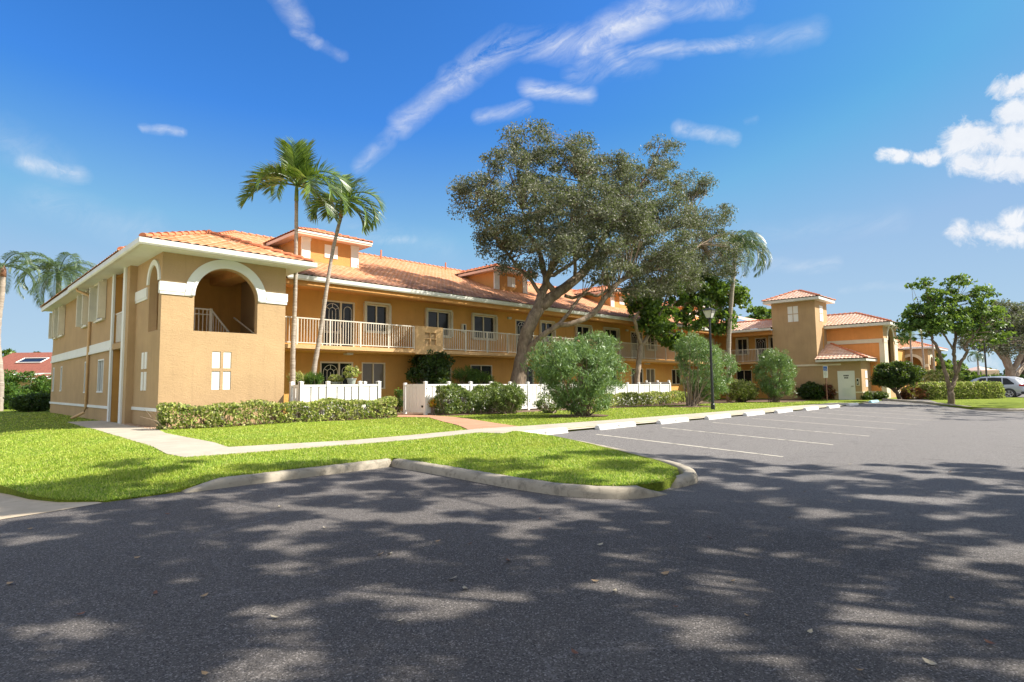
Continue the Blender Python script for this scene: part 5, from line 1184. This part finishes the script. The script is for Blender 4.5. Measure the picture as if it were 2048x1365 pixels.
# ------------------------------------------------------------------ parked cars
def car_paint(name,col):
    m,nt,b=new_mat(name); b.inputs['Base Color'].default_value=(*col,1); b.inputs['Metallic'].default_value=.5; b.inputs['Roughness'].default_value=.35; b.inputs['Coat Weight'].default_value=.6; return m
def car(label, X, Yrear, z, paint):
    r=empty('parked_car',(X+.92,Yrear,z),label,'car','cars parked beyond the clipped hedge')
    st=[(0,.50,.78,.84,.78,.70),(.05,.36,.92,.98,.86,.68),(.22,.31,1.04,1.24,.905,.63),(.5,.3,1.05,1.50,.92,.62),(.9,.3,1.03,1.62,.925,.64),(1.8,.27,1.0,1.69,.925,.66),(2.6,.27,.97,1.66,.925,.65),(3.15,.27,.95,1.46,.92,.62),(3.65,.28,.94,1.06,.90,.66),(4.2,.3,.88,.94,.86,.62),(4.55,.36,.74,.80,.76,.55),(4.62,.45,.62,.66,.66,.5)]
    S_=np.array(st); ss=np.linspace(0,4.62,47)
    I=lambda k,s: np.interp(s,S_[:,0],S_[:,k])
    xc=X+.92
    def half(s):
        zb,ze,zr,w,wr=[float(I(k,s)) for k in range(1,6)]
        return [(w*.94,zb),(w,zb+.12),(w,(zb+ze)/2),(w*.985,ze-.06),(w*.95,ze),(wr+.03,zr-.06),(wr-.04,zr-.01),(wr*.5,zr+.012),(0,zr+.015)]
    m=MB(); n=None
    for s in ss:
        h=half(s); full=[(-a,b) for a,b in h]+[(a,b) for a,b in h[::-1][1:]]; n=len(full)
        for a,b in full: m.v.append((xc+a,Yrear+s,z+b))
    for i in range(len(ss)-1):
        for k in range(n-1): m.f.append((i*n+k,(i+1)*n+k,(i+1)*n+k+1,i*n+k+1))
        m.f.append((i*n+n-1,(i+1)*n+n-1,(i+1)*n,i*n))
    m.f.append(tuple(range(n))); m.f.append(tuple((len(ss)-1)*n+k for k in range(n))[::-1])
    m.build('body',paint,r,smooth=True)
    def side(s,t,off=.012,sg=-1):
        zb,ze,zr,w,wr=[float(I(k,s)) for k in range(1,6)]; a0,z0_,a1,z1_=w*.95,ze,wr+.03,zr-.06
        return (xc+sg*(a0+(a1-a0)*t+off),Yrear+s,z+z0_+(z1_-z0_)*t)
    for a,b in ((.62,1.28),(1.36,2.2),(2.28,3.2)):
        for sg in (-1,1):
            m=MB(); k=8; 
            for i in range(k+1):
                s=a+(b-a)*i/k; lo=.05; hi=.95
                if a<1: hi=min(.95,.25+.7*(s-a)/.4)
                if b>3: hi=min(.95,.2+.75*(b-s)/.5)
                m.v+= [side(s,lo,.012,sg),side(s,hi,.012,sg)]
            for i in range(k): m.f.append((2*i,2*i+2,2*i+3,2*i+1))
            m.build('side_window',M['glass'],r)
    m=MB(); m.add([(xc-.55,Yrear+.215,z+1.27),(xc+.55,Yrear+.215,z+1.27),(xc+.5,Yrear+.50,z+1.50),(xc-.5,Yrear+.50,z+1.50)],[(0,1,2,3)]); m.build('rear_window',M['glass'],r)
    for sg in (-1,1):
        m=MB(); m.box(min(xc+sg*.60,xc+sg*.925),max(xc+sg*.60,xc+sg*.925),Yrear+.0,Yrear+.34,z+.93,z+1.07)
        m.build('tail_light',M['taillight'],r,bevel=.02)
    for s0 in (.95,3.65):
        for sg in (-1,1):
            cxx=xc+sg*.925; m=MB(); pts=[(s0+.43*math.cos(a),.34+.43*math.sin(a)) for a in [PI*i/14 for i in range(15)]]+[(s0-.36,.30),(s0+.36,.30)]
            F=lambda u,v,w: (cxx+sg*w,Yrear+u,z+v)
            m.fpoly(F,pts,-.05,.012); m.build('wheel_arch',M['black'],r)
            w=MB(); K=24
            for rr,ww in ((.20,.02),(.30,.035),(.345,.0),(.345,-.2),(.2,-.2)):
                for k in range(K): w.v.append(F(s0+rr*math.cos(2*PI*k/K),.345+rr*math.sin(2*PI*k/K),ww))
            for i in range(4):
                for k in range(K): w.f.append((i*K+k,i*K+(k+1)%K,(i+1)*K+(k+1)%K,(i+1)*K+k))
            wh=w.build('wheel',M['black'],r)
            q=MB()
            for k in range(5):
                a=2*PI*k/5+.3
                for da in (-.16,.16): 
                    q.tube([F(s0+.04*math.cos(a),.345+.04*math.sin(a),.035),F(s0+.23*math.cos(a+da),.345+.23*math.sin(a+da),.03)],.017,5)
            q.tube([F(s0+.235*math.cos(2*PI*k/24),.345+.235*math.sin(2*PI*k/24),.03) for k in range(25)],.018,5); q.fpoly(F,[(s0+.05*math.cos(2*PI*k/10),.345+.05*math.sin(2*PI*k/10)) for k in range(10)],.0,.045)
            q.build('rim',M['alloy'],wh)
    m=MB(); m.box(xc-.93,xc+.93,Yrear-.03,Yrear+.25,z+.34,z+.52); m.build('bumper',M['black'],r,bevel=.03)
    return r
M['taillight']=plain('red_tail_light',(.45,.01,.015),.2,.05,bd=0)
M['alloy']=plain('alloy_rim',(.6,.6,.6),.35,.05,metal=.6,bd=0)
cp_=atd(2018,785,44.5); cz=float(A(cp_.x,cp_.y))
car('silver sport utility car parked beyond the end of the long clipped hedge',cp_.x,cp_.y-.95,cz,car_paint('silver_car_paint',(.42,.45,.49)))
car('white car parked behind the silver one, cut by the right edge',cp_.x+3.0,cp_.y-1.1,cz+.03,car_paint('white_car_paint',(.72,.73,.74)))

# ------------------------------------------------------------------ grass
def inpoly(P_,poly):
    x,y=P_[:,0],P_[:,1]; ins=np.zeros(len(P_),bool); n=len(poly)
    for i in range(n):
        x0,y0=poly[i];x1,y1=poly[(i+1)%n]
        c=((y0>y)!=(y1>y))&(x<(x1-x0)*(y-y0)/((y1-y0)+1e-12)+x0); ins^=c
    return ins
CUT=[walk,[(10.3,11.85),(11.9,11.5),(12.6,13.2),(14.2,16.8),(14.62,19.5),(14.65,21.2),(13.2,21.2),(12.8,19.3),(13.5,17.8),(12.1,15.2),(11.2,13.3)],
     [(4.75,19.2),(12.4,18.55),(12.5,20.3),(9.1,20.34),(5.05,20.34),(5.05,21.5),(4.9,23.5),(4.75,22)],[(14.75,18.2),(36,17.6),(46,15.0),(49.9,15.5),(49.9,22.4),(9.1,22.4),(9.1,20.4),(12.5,20.4),(14.66,21.3),(14.72,19.6)],
     [(4.85,20),(60,20),(60,45),(4.85,45)]]
GP=[(0.95,11.3),(1.1,10.6),(1.35,10.0),(1.8,9.50),(2.9,9.62),(6.45,9.62),(6.45,7.6),(6.36,6.3),(6.4,5.3),(6.7,4.7),(7.2,4.4),(7.9,4.46),(8.55,4.8),(9.0,5.5),(9.55,7),(9.95,8.6),(10.05,10.0),(12,10.15),(46,10.15),(46,18),(12,19),(4.85,42),(-6,42),(-3,26),(-1.4,20)]
n=900000; pts=np.stack([RS.uniform(-6,46,n),RS.uniform(4.2,42,n)],1)
d=pts@np.array([math.cos(YAW),math.sin(YAW)]); keep=(d>3)&(RS.uniform(0,1,n)<np.clip((9.0/np.maximum(d,1))**2.0,0.02,1)); pts=pts[keep]; 
ex=np.stack([RS.uniform(-2.5,10.2,800000),RS.uniform(4.2,22,800000)],1); de=ex@np.array([math.cos(YAW),math.sin(YAW)]); ex=ex[RS.uniform(0,1,len(ex))<np.clip((10.5/np.maximum(de,1))**2.2,0,1)]; pts=np.concatenate([pts,ex])
pts=pts[inpoly(pts,GP)]
for c in CUT: pts=pts[~inpoly(pts,c)]
d=pts@np.array([math.cos(YAW),math.sin(YAW)])
lat=pts@np.array([math.sin(YAW),-math.cos(YAW)]); pts=pts[(np.abs(lat)<d*.93+.5)]; d=pts@np.array([math.cos(YAW),math.sin(YAW)])
z=L(pts[:,0],pts[:,1]); n=len(pts); print('grass blades',n)
h=RS.uniform(.032,.062,n)*(1+.25*np.sin(pts[:,0]*1.7)*np.sin(pts[:,1]*2.1)); az=RS.uniform(0,2*PI,n); w=.0035+.00062*d
lean=RS.uniform(.4,1.3,n)
B=np.stack([pts[:,0],pts[:,1],z-.002],1); U=np.stack([np.cos(az),np.sin(az),0*az],1); Vv=np.stack([-np.sin(az),np.cos(az),0*az],1)
T_=B+Vv*(h*lean)[:,None]+np.array([0,0,1])*(h*(1.15-.5*lean))[:,None]
def grass_mat():
    m,nt,b=new_mat('grass_blades'); g=nt.nodes.new('ShaderNodeNewGeometry')
    c=ramp(nt,g.outputs['Random Per Island'],[(.05,(.15,.27,.03)),(.35,(.33,.50,.05)),(.62,(.50,.64,.08)),(.85,(.62,.71,.13)),(.97,(.74,.70,.28))])
    f=noise(nt,g.outputs['Position'],.8,5,.65,.6); f3=noise(nt,g.outputs['Position'],4.5,4,.65)
    c=mixc(nt,ramp(nt,f,[(.42,(0,0,0)),(.75,(.7,)*3)]),c,(.48,.52,.07)); c=mixc(nt,ramp(nt,f3,[(.52,(0,)*3),(.8,(.4,)*3)]),c,(.16,.28,.02))
    nt.links.new(c,b.inputs['Base Color']); b.inputs['Roughness'].default_value=.5; b.inputs['Specular IOR Level'].default_value=.35
    t=nt.nodes.new('ShaderNodeBsdfTranslucent'); nt.links.new(c,t.inputs['Color']); mx=nt.nodes.new('ShaderNodeMixShader'); mx.inputs[0].default_value=.45
    nt.links.new(b.outputs[0],mx.inputs[1]); nt.links.new(t.outputs[0],mx.inputs[2]); nt.links.new(mx.outputs[0],nt.nodes['Material Output'].inputs['Surface']); return m
gr=np_mesh('grass',np.stack([B-U*w[:,None],B+U*w[:,None],T_],1),3,grass_mat()); tag(gr,'bright yellow-green mown grass covering the lawns','grass',kind='stuff')
# pebbles by the porch foot
rs=np.random.RandomState(3); m=MB()
for i in range(260):
    x=4.85+rs.uniform(-.08,.2); y=rs.uniform(19.6,23.4); s=rs.uniform(.015,.035); zz=zl(x,y)+.02
    m.add([(x-s,y,zz),(x,y-s,zz),(x+s,y,zz),(x,y+s,zz),(x,y,zz+s*.8)],[(0,1,4),(1,2,4),(2,3,4),(3,0,4)])
pb=m.build('pebbles',plain('brown_pebble',(.36,.24,.16),.8,.4,30)); tag(pb,'brown pebbles along the foot of the porch side wall','pebbles',kind='stuff')
# fallen leaves on the asphalt
LM=[plain('dry_leaf_tan',(.33,.23,.13),.7,.2),plain('dry_leaf_brown',(.17,.08,.05),.7,.2),plain('dry_leaf_pale',(.42,.37,.27),.7,.2)]
spots=[(408,1195),(1016,1124),(550,1238),(410,1352),(660,1005),(650,1058),(760,1111),(940,1090),(1200,1092),(1190,1165),(1351,1217),(1620,1268),(1905,1200),(1580,1038),(1700,1005),(1495,1235),(1420,1078),(800,1245),(275,1118),(160,1232),(560,1015),(875,1085),(1080,1040),(1230,1185),(1720,1345),(335,1030),(905,1160),(1610,985),(1900,945),(1700,930),(1465,1165),(1980,1290),(1860,1330),(60,1060),(1150,1310),(780,1110),(20,1170),(310,1190),(930,1180),(1330,1150)]
for i,(px,py) in enumerate(spots):
    dd=ray(px,py); t=(0-EYE)/dd.z; p=Vector((0,0,EYE))+dd*t; zz=float(A(p.x,p.y)); s=rs.uniform(.018,.036); a=rs.uniform(0,6.28)
    U_=Vector((math.cos(a),math.sin(a),.1)); V_=Vector((-math.sin(a),math.cos(a),rs.uniform(-.3,.3)))
    q=[U_*s*1.2,U_*s*.5+V_*s*.5,-U_*s*.5+V_*s*.5,-U_*s*1.2,-U_*s*.5-V_*s*.5,U_*s*.5-V_*s*.5]; c=Vector((p.x,p.y,zz+.014))
    m=MB(); m.add([c+v+Vector((0,0,.008 if j in(0,3) else 0)) for j,v in enumerate(q)]+[c-Vector((0,0,.006))],[(0,1,6),(1,2,6),(2,3,6),(3,4,6),(4,5,6),(5,0,6)])
    o=m.build('fallen_leaf',LM[i%3],origin=c); tag(o,'small curled dry leaf lying on the dark asphalt','leaf','dry leaves fallen on the asphalt')

# ------------------------------------------------------------------ trees standing beside the photographer (their shade dapples the asphalt)
F2=Vector((math.cos(YAW),math.sin(YAW),0)); R2=Vector((math.sin(YAW),-math.cos(YAW),0))
def W_(d,l,h=0): v=F2*d+R2*l; return (v.x,v.y,h)
def shade_tree(label,d,l,H,blobs,n,seed,per=60):
    b=Vector(W_(d,l)); segs=[([b,Vector(W_(d+.2,l-.1,H*.25)),Vector(W_(d+.1,l-.2,H*.45))],[.36,.3,.27])]
    for (bd,bl_,bh,r1,r2,r3) in blobs:
        segs.append(([Vector(W_(d+.1,l-.2,H*.42)),Vector(W_((d+bd)/2,(l+bl_)/2,(H*.45+bh)/2+.5)),Vector(W_(bd,bl_,bh))],[.06,.03,.015]))
    B_=[(*W_(bd,bl_,bh),r1,r2,r3) for (bd,bl_,bh,r1,r2,r3) in blobs]
    tree(label,'tree',b,segs,B_,n,per,.31,.18,M['oak'],M['bark'],seed,aspect=.55,group='shade trees beside the photographer',name='oak_tree',cull=True,twig_r=.010,shell=.2,every=3)
shade_tree('shade oak standing just right of the photographer',3.0,9.0,8.5,[(6,7.5,8.6,2.6,2.6,1.4),(3.5,4.5,8.0,2.6,2.6,1.3),(5.5,3.2,8.4,2.4,2.4,1.2),(8.6,5.0,9.2,2.2,2.2,1.2),(2.2,8.0,8.4,2.6,2.6,1.4),(4.5,10.5,8.2,2.6,2.6,1.3),(9.5,8.5,9.8,2.2,2.2,1.1)],500,201,120)
shade_tree('second shade oak farther to the right of the photographer',7.5,16.5,9,[(9,13.5,9.8,2.8,2.8,1.4),(6,14,9,2.8,2.8,1.4),(8,18,9.2,2.6,2.6,1.4),(5,17,8.2,2.6,2.6,1.3)],310,202,120)
shade_tree('shade oak behind the photographer',-2.5,4.5,8,[(1.5,2.5,8.4,2.4,2.4,1.3),(-1,6,8,2.6,2.6,1.3),(3.2,.8,8.2,2.0,2.0,1.1),(5.2,.6,8.2,1.8,1.8,.9),(6.4,2.4,8.8,1.6,1.6,.9)],275,203,120)
shade_tree('shade oak outside the right edge near the far drive',30,36,9,[(27,32,7.5,3.4,3.4,1.6),(31,34,7.8,3.4,3.4,1.7),(35,37,8,3.4,3.4,1.7),(24,29,7.4,2.6,2.6,1.3)],130,204)

# ------------------------------------------------------------------ light: sun, sky with procedural clouds
SUN_AZ=math.atan2(-.73,.68); SUN_EL=R(42)
sv=Vector((math.cos(SUN_AZ)*math.cos(SUN_EL),math.sin(SUN_AZ)*math.cos(SUN_EL),math.sin(SUN_EL)))
sd_=bpy.data.lights.new('sun','SUN'); sd_.energy=4.05; sd_.angle=R(.55); sd_.color=(1,.93,.82)
so=bpy.data.objects.new('sun',sd_); COL.objects.link(so); so.rotation_euler=sv.to_track_quat('Z','Y').to_euler(); so.location=sv*50
W=bpy.data.worlds.new('World'); SC.world=W; W.use_nodes=True; nt=W.node_tree; bg=nt.nodes['Background']
sky=nt.nodes.new('ShaderNodeTexSky'); sky.sky_type='NISHITA'; sky.sun_disc=False; sky.sun_elevation=SUN_EL; sky.sun_rotation=PI/2-SUN_AZ
sky.air_density=1.0; sky.dust_density=.6; sky.ozone_density=3.0; sky.altitude=0
tc=nt.nodes.new('ShaderNodeTexCoord'); D0=tc.outputs['Generated']
def VM(op,a,b=None,c=None):
    n=nt.nodes.new('ShaderNodeVectorMath'); n.operation=op
    for i,s in enumerate((a,b,c)):
        if s is None: continue
        if hasattr(s,'is_linked'): nt.links.new(s,n.inputs[i])
        else: n.inputs[i].default_value=s
    return n
def MT(op,a,b=None,c=None,clamp=False):
    n=nt.nodes.new('ShaderNodeMath'); n.operation=op; n.use_clamp=clamp
    for i,s in enumerate((a,b,c)):
        if s is None: continue
        if hasattr(s,'is_linked'): nt.links.new(s,n.inputs[i])
        else: n.inputs[i].default_value=s
    return n.outputs[0]
nz=nt.nodes.new('ShaderNodeTexNoise'); nz.inputs['Scale'].default_value=5; nz.inputs['Detail'].default_value=6; nz.inputs['Roughness'].default_value=.62; nt.links.new(D0,nz.inputs['Vector'])
w0=VM('SUBTRACT',nz.outputs['Color'],(.5,.5,.5)).outputs[0]; wrp=VM('MULTIPLY_ADD',w0,(.045,.045,.045),D0).outputs[0]
SA=(ray(1480,0).normalized()-ray(720,330).normalized()).normalized(); SB=SA.cross(ray(1100,150).normalized()).normalized(); SC_=SA.cross(SB)
cmb=nt.nodes.new('ShaderNodeCombineXYZ')
for i_,(ax_,k_) in enumerate(((SA,.30),(SB,1.0),(SC_,1.0))):
    nt.links.new(MT('MULTIPLY',VM('DOT_PRODUCT',wrp,tuple(ax_)).outputs['Value'],k_),cmb.inputs[i_])
dtl=noise(nt,cmb.outputs[0],20,10,.70,1.2); dt2=noise(nt,wrp,26,6,.7,.4)
def seg_mask(p0,p1,wd):
    "soft streak of sky between two directions"
    a=ray(*p0).normalized(); b=ray(*p1).normalized(); ab=b-a; k=wd/F_PX
    pa=VM('SUBTRACT',wrp,tuple(a)).outputs[0]; h=MT('DIVIDE',VM('DOT_PRODUCT',pa,tuple(ab)).outputs['Value'],ab.dot(ab),clamp=True)
    n=nt.nodes.new('ShaderNodeVectorMath'); n.operation='SCALE'; n.inputs[0].default_value=tuple(ab); nt.links.new(h,n.inputs['Scale'])
    dist=VM('DISTANCE',pa,n.outputs[0]).outputs['Value']
    return MT('SUBTRACT',1.0,MT('DIVIDE',dist,k),clamp=True)
wis=[((715,330),(800,250),28,.55),((800,250),(900,170),42,.75),((900,170),(1020,95),55,.9),((1020,95),(1180,80),48,.8),((1180,90),(1310,20),60,1.0),((1310,20),(1480,-5),40,.6),((1200,75),(1250,130),45,.7),((1265,108),(1360,100),26,.9),((1360,100),(1500,75),22,.7),((1500,75),(1640,55),40,.3),
     ((1060,180),(1180,182),34,.95),((960,240),(1050,218),26,.6),((1360,258),(1465,275),26,.9),((1490,245),(1512,240),14,.5),((560,-20),(600,40),40,.6),((590,55),(640,80),22,.8),((640,80),(690,110),20,.35),((50,315),(160,345),30,.85),((290,265),(370,275),14,.7),((1300,130),(1150,140),40,.35),
     ((1530,530),(1670,520),26,.4),((1680,575),(1820,570),16,.4),((720,472),(830,475),22,.45),((0,270),(120,330),60,.22),((80,400),(300,470),60,.2),((640,430),(900,500),60,.15),((1500,460),(1800,440),40,.15)]
puf=[((2000,190),(2060,180),27,1),((1925,285),(2060,290),42,1.1),((1940,330),(2060,340),30,1.1),((2010,240),(2070,235),28,1.05),((1770,310),(1815,318),16,.8),((1845,320),(1870,318),20,.9),((1925,470),(2060,475),26,.75),((2020,440),(2070,440),24,.6),((1880,695),(1990,720),50,.2)]
tot=None
for (p0,p1,wd,s) in wis:
    f=MT('MULTIPLY',MT('POWER',seg_mask(p0,p1,wd*.68),1.15),s); tot=f if tot is None else MT('MAXIMUM',tot,f)
tex=MT('MULTIPLY_ADD',dtl,3.0,-1.0,clamp=True); cw=MT('MULTIPLY',MT('MULTIPLY',tot,tex),1.0,clamp=True)
tp=None
for (p0,p1,wd,s) in puf:
    f=MT('MULTIPLY',seg_mask(p0,p1,wd*1.0),s); tp=f if tp is None else MT('MAXIMUM',tp,f)
cp2=MT('MULTIPLY',MT('MULTIPLY_ADD',dt2,3.4,MT('MULTIPLY_ADD',tp,1.5,-1.95)),1.2,clamp=True); cp2=MT('MULTIPLY',cp2,MT('MULTIPLY',tp,3.5,clamp=True))
al=MT('MULTIPLY',MT('MAXIMUM',cw,cp2),.92,clamp=True)
dv=VM('MULTIPLY',sky.outputs[0],(.22,.22,.22)).outputs[0]
gm=nt.nodes.new('ShaderNodeGamma'); gm.inputs['Gamma'].default_value=1.1; nt.links.new(dv,gm.inputs['Color']); mu=VM('MULTIPLY',gm.outputs[0],(3.1,3.95,5.1)).outputs[0]
hs=nt.nodes.new('ShaderNodeHueSaturation'); hs.inputs['Saturation'].default_value=1.12; nt.links.new(mu,hs.inputs['Color'])
sz=nt.nodes.new('ShaderNodeSeparateXYZ'); nt.links.new(D0,sz.inputs[0])
hz=MT('POWER',MT('SUBTRACT',1.0,MT('DIVIDE',sz.outputs['Z'],.42),clamp=True),1.35)
skyc=mixc(nt,MT('MULTIPLY',hz,.85),VM('MINIMUM',hs.outputs[0],(1.05,2.05,3.75)).outputs[0],(2.75,3.6,4.0))
CW=4.3; cl=mixc(nt,dt2,(CW*.85,CW*.9,CW*1.0),(CW*1.15,CW*1.15,CW*1.15))
# unseen broken white cloud deck, added behind and overhead to lift the shade fill
bk=VM('DOT_PRODUCT',D0,(-math.cos(YAW),-math.sin(YAW),.12)).outputs['Value']
bkm=nt.nodes.new('ShaderNodeMapRange'); bkm.interpolation_type='SMOOTHSTEP'; bkm.inputs['From Min'].default_value=-.5; bkm.inputs['From Max'].default_value=.15; nt.links.new(bk,bkm.inputs['Value'])
n3=noise(nt,wrp,2.6,6,.6,.6); cov=MT('MULTIPLY',bkm.outputs[0],MT('MULTIPLY_ADD',n3,2.4,-.2,clamp=True))
al=MT('MAXIMUM',al,MT('MULTIPLY',cov,.92))
fin=mixc(nt,al,skyc,cl); nt.links.new(fin,bg.inputs['Color']); bg.inputs['Strength'].default_value=.092
SC.view_settings.view_transform='Standard'; SC.view_settings.look='None'; SC.view_settings.exposure=1.2; SC.view_settings.gamma=1
SC.cycles.max_bounces=6; SC.cycles.diffuse_bounces=3; SC.cycles.transmission_bounces=3; SC.cycles.sample_clamp_indirect=6
SC.cycles.use_denoising=True
